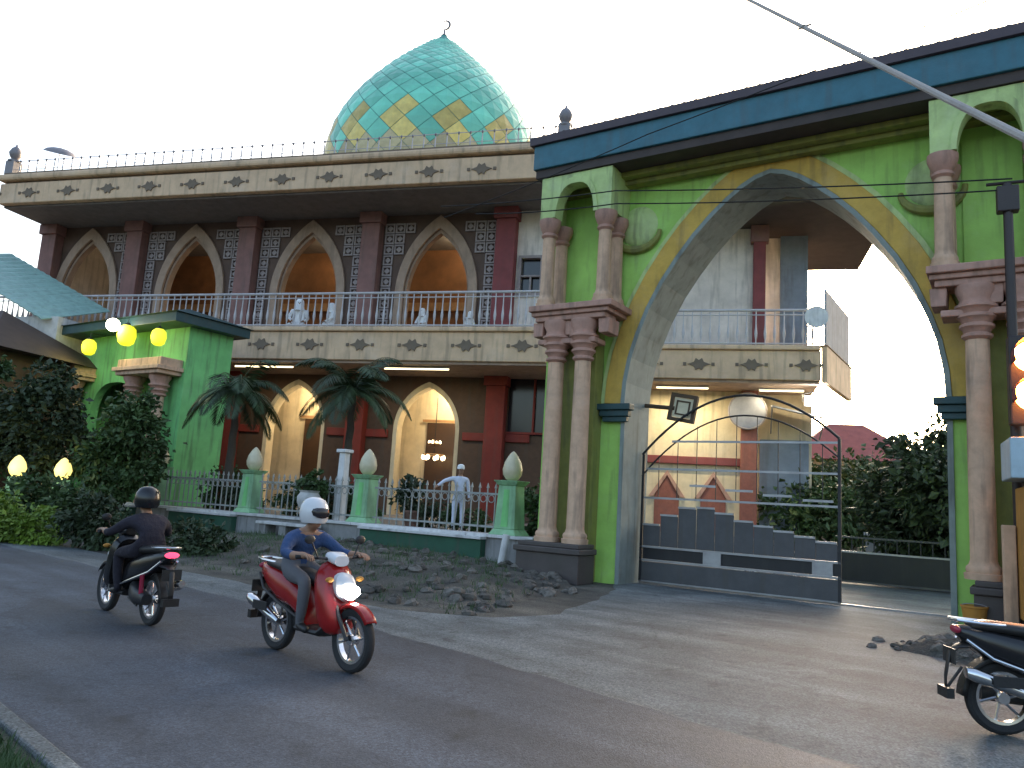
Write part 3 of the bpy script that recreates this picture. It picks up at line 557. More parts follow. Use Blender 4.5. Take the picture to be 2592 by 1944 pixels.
# ------------------------------------------------------------------ scooters
def wheel(parent, x, R0=.285, w=.045):
    prof_ = [(R0-.075,-w*.6),(R0-.03,-w),(R0-.008,-w*.75),(R0,-w*.3),(R0,w*.3),(R0-.008,w*.75),(R0-.03,w),(R0-.075,w*.6),(R0-.075,-w*.6)]
    t = MB(); seg = 36
    for k in range(seg):
        pass
    vs = []; fs = []; n = len(prof_)-1
    for k in range(seg):
        a = 2*math.pi*k/seg
        for r, y in prof_[:-1]: vs.append((r*math.cos(a), y, r*math.sin(a)))
    for k in range(seg):
        for j in range(n): fs.append((k*n+j, k*n+(j+1)%n, ((k+1)%seg)*n+(j+1)%n, ((k+1)%seg)*n+j))
    o = t.add(vs, fs).build('wheel', 'rubber', parent, smooth=True); o.location = (x,0,R0)
    rim = MB(); vs = []; fs = []; pr = [(R0-.077,-w*.62),(R0-.1,-w*.55),(R0-.1,w*.55),(R0-.077,w*.62)]
    for k in range(seg):
        a = 2*math.pi*k/seg
        for r, y in pr: vs.append((r*math.cos(a), y, r*math.sin(a)))
    for k in range(seg):
        for j in range(4): fs.append((k*4+j, k*4+(j+1)%4, ((k+1)%seg)*4+(j+1)%4, ((k+1)%seg)*4+j))
    rim.add(vs, fs)
    rim.lathe([(.045,-w),(.05,-w*.5),(.05,w*.5),(.045,w)], 0, 0, 14, 'y')
    rim.build('rim', 'chrome', o, smooth=True); sp = MB()
    for k in range(6):
        a = 2*math.pi*k/6; sp.tube([(.04*math.cos(a),0,.04*math.sin(a)),((R0-.1)*math.cos(a+.25),0,(R0-.1)*math.sin(a+.25))], .012, 6)
    sp.build('spokes', 'chrome', o, smooth=True)
    return o
def scooter(name, label, cat, loc, rz, paint, front, head_lit, tail_lit, group=None, parked=True):
    t = thing(name, label, cat, loc, rz, group)
    wheel(t, 0); wheel(t, 1.25)
    # rear body: tail sweeping up behind the seat
    MB().loft([(-.36,.80,.03,.03),(-.28,.765,.085,.075),(-.1,.70,.125,.13),(.12,.64,.15,.16),(.34,.60,.155,.15),(.52,.52,.14,.16),(.60,.42,.12,.10)], 18).build('tail_body', paint, t, smooth=True)
    MB().loft([(-.24,.835,.06,.03),(-.1,.845,.12,.045),(.2,.82,.14,.055),(.45,.775,.135,.06),(.62,.755,.10,.05),(.68,.75,.05,.03)], 16).build('seat', 'vinyl', t, smooth=True)
    MB().loft([(.5,.30,.15,.035),(.7,.295,.165,.035),(.88,.30,.16,.04),(.95,.36,.13,.06)], 14).build('footboard', 'vinyl', t, smooth=True)
    # leg shield: tilted shell from floor to handlebar
    MB().loft([(.84,.60,.17,.30,0,-.28),(.92,.62,.20,.33,0,-.28),(1.0,.63,.17,.31,0,-.28),(1.06,.62,.09,.24,0,-.28)], 18, 3).build('leg_shield', paint, t, smooth=True)
    MB().loft([(1.0,.74,.10,.12,0,-.3),(1.08,.73,.115,.13,0,-.3),(1.14,.71,.08,.09,0,-.3)], 16, 2.4).build('front_cowl', front, t, smooth=True)
    MB().loft([(1.115,.705,.115,.06,0,-.35),(1.155,.70,.108,.055,0,-.35),(1.175,.695,.07,.035,0,-.35)], 16, 2.4).build('headlight', 'lit_head' if head_lit else 'paint_white', t, smooth=True)
    MB().loft([(.80,.99,.07,.045),(.90,.985,.11,.055),(.98,.96,.08,.05)], 14).build('handlebar_cowl', front, t, smooth=True)
    MB().tube([(.80,-.36,.985),(.88,-.16,.98),(.90,0,.97),(.88,.16,.98),(.80,.36,.985)], .014).build('handlebar', 'iron_black', t, smooth=True)
    for s in (-1, 1):
        MB().tube([(.825,s*.26,.985),(.79,s*.385,.987)], .02, 10).build('grip', 'rubber', t, smooth=True)
        mr = MB().tube([(.88,s*.2,.98),(.86,s*.27,1.12)], .007).build('mirror', 'iron_black', t, smooth=True); MB().ball((.85,s*.29,1.15), (.015,.06,.042), 12, 8).build('mirror_glass', 'iron_black', mr, smooth=True)
        MB().tube([(1.0,s*.075,.66),(1.12,s*.075,.46),(1.25,s*.07,.285)], .02, 8).build('fork', 'chrome' if not head_lit else 'iron_black', t, smooth=True)
        MB().ball((1.05,s*.17,.8), (.03,.045,.025), 10, 6).build('indicator', 'orange_paint', t, smooth=True)
    fen = MB(); vs = []; fs = []
    for i in range(13):
        a = R(35+11*i); 
        for y, dr in ((-.065,-.03),(-.055,.0),(0,.015),(.055,.0),(.065,-.03)): vs.append((1.25+(.315+dr)*math.cos(a), y, .285+(.315+dr)*math.sin(a)))
    for i in range(12):
        for j in range(4): fs.append((i*5+j, i*5+j+1, (i+1)*5+j+1, (i+1)*5+j))
    f_ = fen.add(vs, fs).build('mudguard', paint, t, smooth=True); sm = f_.modifiers.new('solid', 'SOLIDIFY'); sm.thickness = .006
    rg = MB(); vs = []; fs = []
    for i in range(11):
        a = R(60+12*i)
        for y, dr in ((-.07,-.03),(-.06,.0),(.06,.0),(.07,-.03)): vs.append((.0+(.325+dr)*math.cos(a), y, .285+(.325+dr)*math.sin(a)))
    for i in range(10):
        for j in range(3): fs.append((i*4+j, i*4+j+1, (i+1)*4+j+1, (i+1)*4+j))
    g_ = rg.add(vs, fs).build('rear_mudguard', 'vinyl', t, smooth=True); g_.modifiers.new('solid', 'SOLIDIFY').thickness = .008
    MB().tube([(-.30,0,.50),(-.40,0,.36),(-.44,0,.30)], .012).box(-.46,-.40,-.09,.09,.26,.34).build('mud_flap', 'vinyl', t)
    MB().loft([(-.10,.42,.05,.05,-.15),(-.28,.47,.055,.058,-.155),(-.34,.485,.04,.042,-.155)][::-1]+[(.08,.36,.045,.045,-.15),(.22,.31,.03,.03,-.14)], 14, 2).build('exhaust', 'chrome', t, smooth=True)
    MB().box(-.16,.1,-.222,-.208,.40,.485).build('exhaust_guard', 'iron_black', t, bev=.004)
    MB().loft([(-.12,.30,.06,.06,.12),(.1,.31,.075,.09,.12),(.34,.34,.09,.12,.05),(.5,.36,.07,.09,0)], 12).build('engine', 'iron_black', t, smooth=True)
    MB().tube([(-.02,.16,.56),(-.02,.15,.32)], .025).build('shock_absorber', 'red_lens_off', t, smooth=True)
    MB().ball((-.345,0,.80), (.03,.085,.035), 12, 8).build('tail_light', 'lit_tail' if tail_lit else 'red_lens_off', t, smooth=True)
    pl = MB().box(-.40,-.393,-.11,.11,.53,.65).build('number_plate', 'plate', t)
    MB().tube([(.0,-.1,.86),(-.2,-.12,.87),(-.36,-.08,.88),(-.39,0,.88),(-.36,.08,.88),(-.2,.12,.87),(.0,.1,.86)], .014).build('grab_rail', 'chrome', t, smooth=True)
    if parked: MB().tube([(.3,.12,.3),(.25,.26,.02)], .012).build('side_stand', 'iron_black', t)
    else: MB().tube([(.34,.13,.27),(.05,.15,.22)], .012).build('side_stand', 'iron_black', t)
    MB().loft([(-.26,.68,.10,.02),(-.34,.66,.05,.018),(-.40,.60,.03,.03),(-.43,.42,.028,.05),(-.43,.33,.028,.03)], 10).build('plate_bracket', 'vinyl', t, smooth=True)
    for s in (-1, 1): MB().tube([(.56,s*.155,.40),(.2,s*.165,.50),(-.12,s*.14,.60),(-.30,s*.09,.73)], .014, 8).build('side_trim', 'vinyl' if paint != 'paint_black' else 'chrome', t, smooth=True)
    return t
RD = math.atan2(-.681, .732)
DX, DY = math.cos(RD), math.sin(RD)
red = scooter('scooter', 'red scooter with lit white headlight riding along the road', 'scooter', (-1.76-.62*DX, 7.85-.62*DY, .017), RD, 'paint_red', 'paint_white', True, False, parked=False)
rd1 = thing('person', 'person in blue jacket and white helmet riding the red scooter', 'person', (-1.76-.62*DX, 7.85-.62*DY, .017), RD); rider(rd1, 'cloth_blue', 'cloth_grey', 'paint_white')
dk = scooter('scooter', 'black scooter with glowing red tail light riding away along road', 'scooter', (-4.35+.62*DX, 9.6+.62*DY, .017), RD+math.pi, 'paint_black', 'paint_black', False, True, parked=False)
rd2 = thing('person', 'person in dark clothes and black helmet riding the black scooter', 'person', (-4.35+.62*DX, 9.6+.62*DY, .017), RD+math.pi); rider(rd2, 'cloth_dark', 'cloth_dark', 'paint_black', .03)
pk = scooter('scooter', 'black scooter parked beside the orange kiosk at picture edge', 'scooter', (4.12, 6.66, .010), R(-6), 'paint_black', 'paint_black', False, False)
pk2 = copy_tree(pk); pk2.location = (*G(4.4,3.4)[:2], .010); pk2.rotation_euler = (0,0,GA+R(150)); tag(pk2, 'black scooter parked behind the iron gate leaf, under the arched tubes', 'scooter')
dg = thing('inner_gate', 'low black gate across the drive in front of the hedge', 'gate', G(4.6,7.6), GA)
MB().box(.0, 4.2, -.02, .02, .1, .85).build('sheet', 'iron_black', dg); MB().box(-.02, 4.22, -.04, .04, .05, .1).build('rail', 'gate_grey', dg); MB().box(-.02, 4.22, -.04, .04, 1.25, 1.3).build('rail', 'gate_grey', dg); MB().box(-.02, 4.22, -.04, .04, .851, .9).build('rail', 'steel', dg)
for i in range(15): MB().box(.1+i*.285, .13+i*.285, -.012, .012, .901, 1.249).build('bar', 'iron_black', dg)

# ------------------------------------------------------------------ sliding iron gate leaf
lf = thing('gate_leaf', 'black and silver iron gate leaf standing half across the arch', 'gate', G(0,.95), GA)
def arcpts(u0, u1, z0, zp, z1, up, n=22):
    out = []
    for i in range(n+1):
        u = u0+(u1-u0)*i/n
        z = zp-(zp-z0)*((up-u)/(up-u0))**2 if u < up else zp-(zp-z1)*((u-up)/(u1-up))**2
        out.append((u, 0, z))
    return out
A1 = arcpts(1.58, 5.93, 2.95, 4.3, 3.35, 3.95); A2 = arcpts(1.58, 5.93, 2.45, 3.85, 2.95, 3.95)
MB().tube(A1, .028).build('arched_tube', 'iron_black', lf, smooth=True); MB().tube(A2, .02).build('arched_tube', 'iron_black', lf, smooth=True)
for z, u0, u1 in ((3.26,2.3,5.9),(2.62,1.7,5.92),(1.95,1.6,5.93)): MB().box(u0, u1, -.02, .02, z-.02, z+.025).build('rail', 'steel', lf)
for u in (1.62, 5.93): MB().box(u-.03, u+.03, -.03, .03, .06, 2.95 if u < 3 else 3.34).build('stile', 'iron_black', lf)
for i in range(9): 
    u = 2.0+i*.45; zt = A2[min(22, max(0, round((u-1.58)/4.35*22)))][2]; MB().box(u-.008, u+.008, -.008, .008, 1.96, zt).build('bar', 'iron_black', lf)
for i, z in enumerate((1.32,1.55,1.74,1.76,1.66,1.52,1.44,1.36,1.28,1.2)):
    u = 1.66+i*.424
    MB().box(u, u+.415, -.012, .012, .862, z).build('step_panel', 'gate_grey', lf, bev=.006); MB().box(u-.01, u+.40, -.03, .03, z+.001, z+.045).build('step_cap', 'steel', lf)
for i in range(4): MB().box(2.75+i*.82, 3.35+i*.82, -.016, .016, 2.24-.07*i, 2.29-.07*i).build('short_rail', 'steel', lf)
MB().box(1.65, 5.9, -.015, .015, .08, .5).build('lower_panel', 'gate_grey', lf); MB().box(1.6, 5.95, -.03, .03, .515, .56).build('rail', 'steel', lf); MB().box(1.6, 5.95, -.03, .03, .815, .86).build('rail', 'steel', lf); MB().box(1.6, 5.95, -.03, .03, .05, .08).build('rail', 'steel', lf)
MB().box(1.66, 5.9, .013, .02, .562, .814).build('back_sheet', 'iron_black', lf)
for u in (3.3, 5.6): MB().box(u-.2, u+.2, -.02, .02, .562, .813).build('spacer', 'steel', lf)
tk = MB().box(1.3, 8.0, -.04, .04, 0, .03); tag(tk.build('gate_track', 'steel'), 'steel ground track under the sliding iron gate', 'track'); bpy.data.objects['gate_track'].location = G(0,1.1,.009); bpy.data.objects['gate_track'].rotation_euler = (0,0,GA)

# ------------------------------------------------------------------ street fence, posts, retaining wall
names = [(-1.55,'egg lamp post beside the twin gateway columns'), (-6.4,'egg lamp post behind the green planter wall'), (-11.25,'egg lamp post left of the twin palms'), (-16.15,'egg lamp post below the lantern porch side wall')]
def lamp_post(label, u, v, lit=False, z0=.86, s=1.):
    t = thing('lamp_post', ('lit yellow ' if lit else 'unlit cream ')+label, 'lamp post', G(u,v,z0), GA, 'egg lamp posts along the fence', s)
    p = MB(); p.frustum((.40,.34),(.30,.26),0,.14).frustum((.30,.24),(.25,.2),.142,1.2).frustum((.27,.22),(.36,.3),1.202,1.32); p.build('post', 'jade_pale', t, bev=.015)
    MB().frustum((.1,.245),(.08,.205),.2,1.1).build('post_panel', 'jade', t)
    MB().lathe([(.1,1.322),(.16,1.36),(.235,1.47),(.25,1.6),(.21,1.77),(.13,1.92),(.05,2.02),(.01,2.05)], 0, 0, 18).build('lamp_globe', 'lit_post' if lit else 'lamp_cream', t, smooth=True)
    return t
for u, lb in names: lamp_post(lb, u, .2)
# panels between posts
us = [n[0] for n in names]
lbl = ['pale iron fence panel between gateway and green planter wall','pale iron fence panel behind the white bench slab','pale iron fence panel below the lantern porch corner']
def fence_panel(u0, u1, label):
    t = thing('fence_panel', label, 'fence', G(u0,.2,.86), GA, 'iron fence panels'); L = u1-u0
    MB().box(0, L, -.02, .02, .95, 1.0).build('rail', 'fence_paint', t); MB().box(0, L, -.02, .02, .14, .19).build('rail', 'fence_paint', t)
    n = int(L/.24); br = MB().box(-.014,.014,-.014,.014,0,1.12).frustum((.03,.03),(.003,.003),1.12,1.25).mesh('bar', 'fence_paint')
    rg = MB().tube([(.09*math.cos(R(30*i)),0,.09*math.sin(R(30*i))) for i in range(13)], .012, 6).mesh('ring', 'fence_paint', True)
    for i in range(n):
        place('bar', br, t, (L*(i+.5)/n,0,0)); 
        if i < n-1: place('ring', rg, t, (L*(i+1)/n,0,.85))
for k in range(3): fence_panel(us[k+1]+.34, us[k]-.34, lbl[k])
rw = thing('retaining_wall', 'long low retaining wall with white coping below the fence', 'wall', G(0,0), GA)
MB().box(-34, -.6, -.12, .348, .0, .78).build('wall', 'concrete_grey', rw)
for i in range(17): MB().box(-34+i*1.965, -34+(i+1)*1.965-.015, -.2, .40, .782, .858).build('coping', 'bench_white', rw, bev=.01)
for (u0, u1) in ((-6.0,-2.0), (-14.6,-11.4), (-19.5,-16.8)):
    MB().box(u0, u1, -.34, -.122, .06, .72).build('green_panel', 'wall_green_dark', rw, bev=.01); MB().box(u0-.03, u1+.03, -.42, -.121, .722, .79).build('panel_cap', 'bench_white', rw, bev=.01)
bn = thing('bench', 'grey concrete bench with white slab top against the retaining wall', 'bench', G(-8.6,-.55), GA)
MB().box(-1.1,1.1,-.25,.25,.62,.70).build('seat', 'bench_white', bn, bev=.015)
for x in (-.85,.0,.85): MB().box(x-.14,x+.14,-.2,.2,.02,.618).build('leg', 'concrete_grey', bn, bev=.01)
bo = thing('bollard', 'leaning white bollard pipe beside the dark pier plinth', 'bollard', G(-1.05,-.7,.0), GA)
MB().tube([(-.12,0,.0),(.02,0,.9)], .085, 14).build('pipe', 'bench_white', bo, smooth=True); MB().lathe([(.2,0),(.2,.06),(.12,.1)], -.12, 0, 14).build('foot', 'concrete_grey', bo)
# lit lamps near the left end, on their own low wall posts
for x, y, lb in ((-14.74,24,'egg lamp at far left beside the bright bush'),(-13.36,24,'egg lamp in front of the dark shrub, second from left')):
    t = thing('garden_lamp', 'lit yellow '+lb, 'lamp', (x,y,.02), GA, 'lit garden lamps')
    MB().frustum((.25,.2),(.2,.16),0,1.5).build('post', 'jade_pale', t, bev=.015)
    MB().lathe([(.1,1.502),(.2,1.62),(.25,1.78),(.2,1.95),(.1,2.1),(.02,2.16)], 0, 0, 16).build('lamp_globe', 'lit_post', t, smooth=True)
    ld = bpy.data.lights.new('glow', 'POINT'); ld.energy = 3; ld.color = (1,.8,.35); ld.shadow_soft_size = .2; lo = bpy.data.objects.new('glow', ld); COL.objects.link(lo); lo.parent = t; lo.location = (.3,-.45,1.75)

# ------------------------------------------------------------------ lantern porch
pr = thing('porch', 'jade green porch with dark teal roof and yellow lanterns', 'porch', G(-16.3,.75,.0), GA)
W_, D_ = 7.0, 1.9
ap = arch_curve(-4.4, 1.5, 4.2, 5.4, 12, .7)
arch_wall(MB(), -W_, 0, .84, 7.3, ap, 0, .3).build('front_wall', 'jade', pr); MB().box(-.3, 0, .302, D_, .84, 7.298).build('side_wall', 'jade', pr); MB().box(-W_, -W_+.3, .302, D_, .84, 7.298).build('side_wall', 'jade', pr)
MB().box(-W_+.31, -.31, D_-.25, D_-.002, .84, 7.29).build('back_wall', 'brown_house', pr); MB().box(-W_+.31, -.31, .31, D_-.26, 5.9, 5.99).build('ceiling', 'brown_house', pr)
for cx in (-.75, -2.35, -6.55):
    column(4.6, .24, 'pink_stone', 3, pr, cx, -.45, .86)
for (a0, a1) in ((-2.85,-.15), (-7.2,-5.9)): MB().box(a0, a1, -.95, -.002, 5.46, 5.6).box(a0-.1, a1+.1, -1.05, -.003, 5.602, 5.75).box(a0, a1, -.9, -.004, 5.752, 6.05).build('ledge', 'pink_stone', pr, bev=.02)
MB().box(-W_-.6, .45, -.9, D_+.4, 7.3, 7.65).build('fascia', 'dark_teal', pr, bev=.02)
hp = MB(); x0,x1,y0,y1 = -W_-.7,.55,-1.0,D_+.5; hp.add([(x0,y0,7.652),(x1,y0,7.652),(x1,y1,7.652),(x0,y1,7.652),(x0+1.8,(y0+y1)/2,8.25),(x1-1.8,(y0+y1)/2,8.25)], [(0,3,2,1),(0,1,5,4),(1,2,5),(2,3,4,5),(3,0,4)]); hp.build('roof', 'dark_teal', pr)
def lantern(label, u, z, lit, s=1., w=7):
    t = thing('lantern', label, 'lantern', G(u,-.15,z), GA, 'yellow lanterns on the porch', s)
    MB().lathe([(.12,-.3),(.22,-.22),(.27,0),(.24,.2),(.14,.3)], 0, 0, 16).build('lantern_shade', lit, t, smooth=True)
    MB().lathe([(.15,.302),(.12,.34),(.03,.4)], 0, 0, 12).build('cap', 'iron_black', t); MB().tube([(0,0,.4),(0,.0,.55),(0,.6,.6)], .015).build('bracket', 'iron_black', t)
    ld = bpy.data.lights.new('glow', 'POINT'); ld.energy = w; ld.color = (1,.9,.2); ld.shadow_soft_size = .25; lo = bpy.data.objects.new('glow', ld); COL.objects.link(lo); lo.parent = t; lo.location = (0,-.5,-.05)
lantern('yellow lantern at the left end of the porch front', -21.3, 6.65, 'lit_yellow'); lantern('brightest yellow lantern in the middle beside the white bulb', -18.8, 6.95, 'lit_yellow', 1.25, 14); lantern('yellow lantern nearest the porch side wall', -16.75, 6.75, 'lit_yellow')
bl = thing('bulb_lamp', 'glaring white bulb lamp under the porch roof', 'lamp', G(-18.75,-.75,7.22), GA); MB().ball((0,0,0), .24, 14, 10).build('bulb', 'lit_bulb', bl, smooth=True); MB().tube([(0,0,.2),(0,.1,.32)], .06).build('socket', 'iron_black', bl)

# ------------------------------------------------------------------ plants
def leaves(name, m, parent, blobs, n, size, seedv=0, droop=.3):
    rnd = random.Random(seedv); mb = MB(); tot = sum(b[3]*b[4]*b[5] for b in blobs)
    for b in blobs:
        m_ = int(n*1.25*b[3]*b[4]*b[5]/tot)+1; cl = []
        for _ in range(max(5, m_//55)):
            while True:
                x, y, z = rnd.uniform(-1,1), rnd.uniform(-1,1), rnd.uniform(-1,1); r2 = x*x+y*y+z*z
                if .2 < r2 < 1.05: break
            cl.append((x, y, z, rnd.uniform(.12,.30)))
        for _ in range(m_):
            k = rnd.choice(cl); x, y, z = k[0]+rnd.gauss(0,k[3]), k[1]+rnd.gauss(0,k[3]), k[2]+rnd.gauss(0,k[3]*.8)
            c = Vector((b[0]+x*b[3], b[1]+y*b[4], b[2]+z*b[5])); out = Vector((x,y,z)).normalized()
            d = (out*.6+Vector((rnd.gauss(0,.6),rnd.gauss(0,.6),rnd.gauss(0,.5)-droop))).normalized(); sd = d.cross(Vector((rnd.gauss(0,1),rnd.gauss(0,1),rnd.gauss(0,1)))).normalized()
            L = size*rnd.choice((.6,.8,1.,1.,1.3,1.6)); wd = L*rnd.uniform(.22,.36); nn = d.cross(sd)*L*.12
            mb.add([c, c+d*L*.5+sd*wd+nn, c+d*L, c+d*L*.5-sd*wd+nn], [(0,1,2),(0,2,3)])
    me = bpy.data.meshes.new(name); me.from_pydata(mb.v, [], mb.f); me.materials.append(MATS[m]); o = bpy.data.objects.new(name, me); COL.objects.link(o); o.parent = parent; return o
def bush(name, label, cat, loc, blobs, n, size, m, seedv, group=None, trunk=None):
    t = thing(name, label, cat, loc, 0, group); leaves('crown', m, t, blobs, n, size, seedv)
    rnd = random.Random(seedv); tr = MB(); h = trunk or min(.6, max(b[2] for b in blobs)); R0 = .03+h*.022
    tr.tube([(0,0,-.05),(rnd.uniform(-.05,.05),0,h*.5),(rnd.uniform(-.1,.1),.03,h)], [R0,R0*.8,R0*.6])
    for b in blobs[:6]: tr.tube([(0,0,h*.75),((b[0])*.5,b[1]*.5,(h*.75+b[2])/2),(b[0],b[1],b[2])], [R0*.5,R0*.35,R0*.15], 6)
    tr.build('trunk', 'bark', t, smooth=True); return t
bush('bush', 'bright yellow green bush at the left road edge', 'bush', (-11.3,18.9,0), [(0,0,.45,.8,.6,.45),(-.7,.1,.6,.6,.5,.55),(.55,-.1,.3,.5,.4,.3)], 2600, .12, 'leaf_bright', 1)
bush('bush', 'dark bush just right of the bright bush', 'bush', (-9.3,18.6,0), [(0,0,.55,.6,.5,.55),(.4,.1,.35,.5,.4,.35),(-.5,.2,.8,.5,.4,.5)], 2200, .13, 'leaf_dark', 2)
bush('bush', 'low dark bush along the verge behind the black scooter', 'bush', (-7.2,18.0,0), [(0,0,.4,.7,.5,.4),(.7,0,.3,.5,.4,.3)], 1600, .12, 'leaf_dark', 3)
bush('shrub', 'leafy green shrub in front of the lit garden lamps', 'shrub', (-12.6,22.0,0), [(0,0,.9,.9,.7,.7),(-1.2,.2,.8,.8,.6,.6),(1.0,0,.7,.8,.6,.6)], 3000, .16, 'leaf_mid', 4)
bush('tree', 'dark leafy tree in front of the porch arch', 'tree', (-11.9,24.6,.0), [(0,0,3.0,.9,.8,.9),(-.7,.2,2.2,.9,.7,.8),(.5,0,2.0,.7,.6,.7),(.2,0,3.9,.55,.5,.6),(-.4,0,1.3,.7,.6,.5)], 5200, .17, 'leaf_mid', 5, trunk=2.0)
bush('tree', 'dark brownish tree in front of the brown house', 'tree', (-15.0,25.2,0), [(0,0,3.6,1.1,.9,1.1),(-.9,.2,2.7,.9,.7,.8),(.8,0,2.5,.9,.7,.8),(.1,0,4.6,.7,.6,.6)], 5200, .18, 'leaf_dark', 6, trunk=2.2)
bush('shrub', 'round dark shrub behind the fence beside the porch', 'shrub', G(-14.0,1.4,.84), [(0,0,.7,.7,.6,.6),(.5,0,.5,.5,.5,.4)], 1800, .14, 'leaf_mid', 7)
bush('shrub', 'shrub behind the fence under the left palm', 'shrub', G(-9.0,1.2,.84), [(0,0,.6,.9,.6,.55),(.8,0,.5,.6,.5,.4)], 1800, .14, 'leaf_dark', 8)
bush('shrub', 'shrub behind the fence next to the gateway pier', 'shrub', G(-1.1,1.5,.84), [(0,0,.8,.7,.6,.7),(-.4,0,.5,.5,.4,.4)], 1800, .13, 'leaf_mid', 9)
for k, (u_, lb_, m_) in enumerate(((-3.3,'low shrub behind the fence left of the standing person','leaf_mid'),(-4.9,'dark shrub behind the fence beside the potted plant','leaf_dark'),(-7.7,'leafy shrub behind the fence right of the white post','leaf_mid'),(-10.0,'thin shrub behind the fence under the left palm trunk','leaf_mid'),(-12.6,'broad shrub behind the fence at the porch side wall','leaf_dark'))):
    hh = (.5,.75,.6,.8,.7)[k]; bush('shrub', lb_, 'shrub', G(u_,.75+.2*(k%3),.84), [(0,0,hh*.6,.5,.35,hh*.5),(.35,0,hh*.45,.35,.3,hh*.35),(-.3,.05,hh*.9,.28,.25,hh*.35)], 900, .11, m_, 40+k, 'shrubs behind the fence')
bush('tree', 'loose leafy tree at far left before the brown house', 'tree', (-17.6,25.8,0), [(0,0,3.4,1.0,.8,1.0),(.7,.2,2.4,.9,.7,.8),(-.8,0,2.2,.9,.7,.8),(.3,0,4.7,.6,.5,.7)], 4200, .19, 'leaf_mid', 50, trunk=2.2)
hb = [(random.uniform(-1.6,1.8)*(1-.12*z)+.22*z-.2, random.uniform(-1.3,1.3), z, 1.2, 1.1, .9) for z in (.9,1.6,2.4,3.1,3.7) for _ in range(3)]+[(1.5,0,4.6,.8,.8,.8)]
bush('hedge_tree', 'tall dark hedge tree inside the gateway on the right', 'tree', G(7.2,9.2), hb, 16000, .2, 'leaf_dark', 10, trunk=2.6)
bush('tree', 'green tree beyond the wing below the red roof', 'tree', (13.2,34,0), [(0,0,2.2,1.6,1.5,1.2),(1.8,0,1.9,1.6,1.4,1.1),(-1.4,0,1.6,1.3,1.2,1.0)], 6000, .26, 'leaf_mid', 11, trunk=1.8)
bush('tree', 'distant green tree under the red roofed house', 'tree', (18.5,42,0), [(0,0,3.6,2.6,2,1.6),(3.0,0,3.2,2.6,2,1.6),(-2.4,0,3,2,1.6,1.4)], 6000, .3, 'leaf_mid', 12, trunk=2.2)
def palm(label, loc, h, nf, L, seedv):
    t = thing('palm_tree', label, 'palm', loc, 0, 'palms in front of the mosque'); rnd = random.Random(seedv)
    tr = [(0.02*math.sin(3*i),.02*i*.3,h*i/10) for i in range(11)]; MB().tube(tr, [.17-.008*i+(.012 if i%2 else 0) for i in range(11)], 12).build('trunk', 'bark', t, smooth=True)
    for k in range(nf):
        a = 2*math.pi*k/nf+rnd.uniform(-.25,.25); el = rnd.uniform(-.25,1.3); l = L*rnd.uniform(.8,1.1); mb = MB(); pts = []; p = Vector((0,0,h)); d = Vector((math.cos(a)*math.cos(el), math.sin(a)*math.cos(el), math.sin(el)))
        for i in range(13):
            pts.append(p.copy()); d = (d+Vector((0,0,-.135-.01*i))).normalized(); p = p+d*l/12
        mb.tube(pts, [.025*(1-i/14) for i in range(13)], 5)
        for i in range(1, 13):
            tg = (pts[i]-pts[i-1]).normalized(); sd = tg.cross(Vector((0,0,1)))
            sd = sd.normalized() if sd.length > .05 else Vector((1,0,0))
            for q in range(3):
                bp = pts[i-1].lerp(pts[i], q/3); ll = l*.30*math.sin(math.pi*min(1,(i+q/3)/13*.9+.1))**.7
                for s in (-1, 1):
                    tipv = bp+(sd*s*.75+tg*.55+Vector((0,0,-.45+rnd.uniform(-.1,.1)))).normalized()*ll; wv = tg*.036
                    mid = bp.lerp(tipv, .5)+Vector((0,0,.04)); mb.add([bp-wv*.6, mid-wv, tipv, mid+wv], [(0,1,2,3)])
        me = bpy.data.meshes.new('frond'); me.from_pydata(mb.v, [], mb.f); me.materials.append(MATS['frond']); o = bpy.data.objects.new('frond', me); COL.objects.link(o); o.parent = t
palm('dark palm beside the porch, left of the two', (-9.3,26.6,.84), 4.0, 18, 2.3, 21); palm('dark palm in front of the middle arches, right of the two', (-5.3,26.2,.84), 4.2, 19, 2.45, 22)
def potted(label, loc, m, seedv):
    t = thing('potted_plant', label, 'potted plant', loc, GA, 'potted plants behind the fence'); MB().lathe([(.16,0),(.24,.35),(.27,.38),(.27,.43),(.22,.43)], 0, 0, 16).build('pot', 'pot', t, smooth=True); leaves('foliage', m, t, [(0,0,.8,.38,.35,.42),(.1,0,1.1,.25,.25,.25)], 700, .13, seedv)
potted('brown leaved potted plant behind the right fence panel', (-2.5,21.7,.85), 'leaf_dark', 31); potted('green potted plant behind the middle fence panel', (-5.6,23.2,.85), 'leaf_mid', 32)
urn = thing('urn', 'white rounded garden urn behind the middle fence panel', 'urn', (-5.55,22.6,.85), 0); MB().lathe([(.2,0),(.2,.06),(.1,.12),(.2,.25),(.32,.45),(.33,.62),(.25,.74),(.3,.8),(.26,.8)], 0, 0, 20).build('bowl', 'bench_white', urn, smooth=True)
gp = thing('garden_post', 'slim white post standing behind the fence near right palm', 'post', (-4.75,23.1,.85), GA); MB().frustum((.13,.13),(.11,.11),0,1.95).build('shaft', 'bench_white', gp, bev=.02); MB().box(-.18,.18,-.18,.18,1.952,2.05).build('cap', 'bench_white', gp, bev=.02)

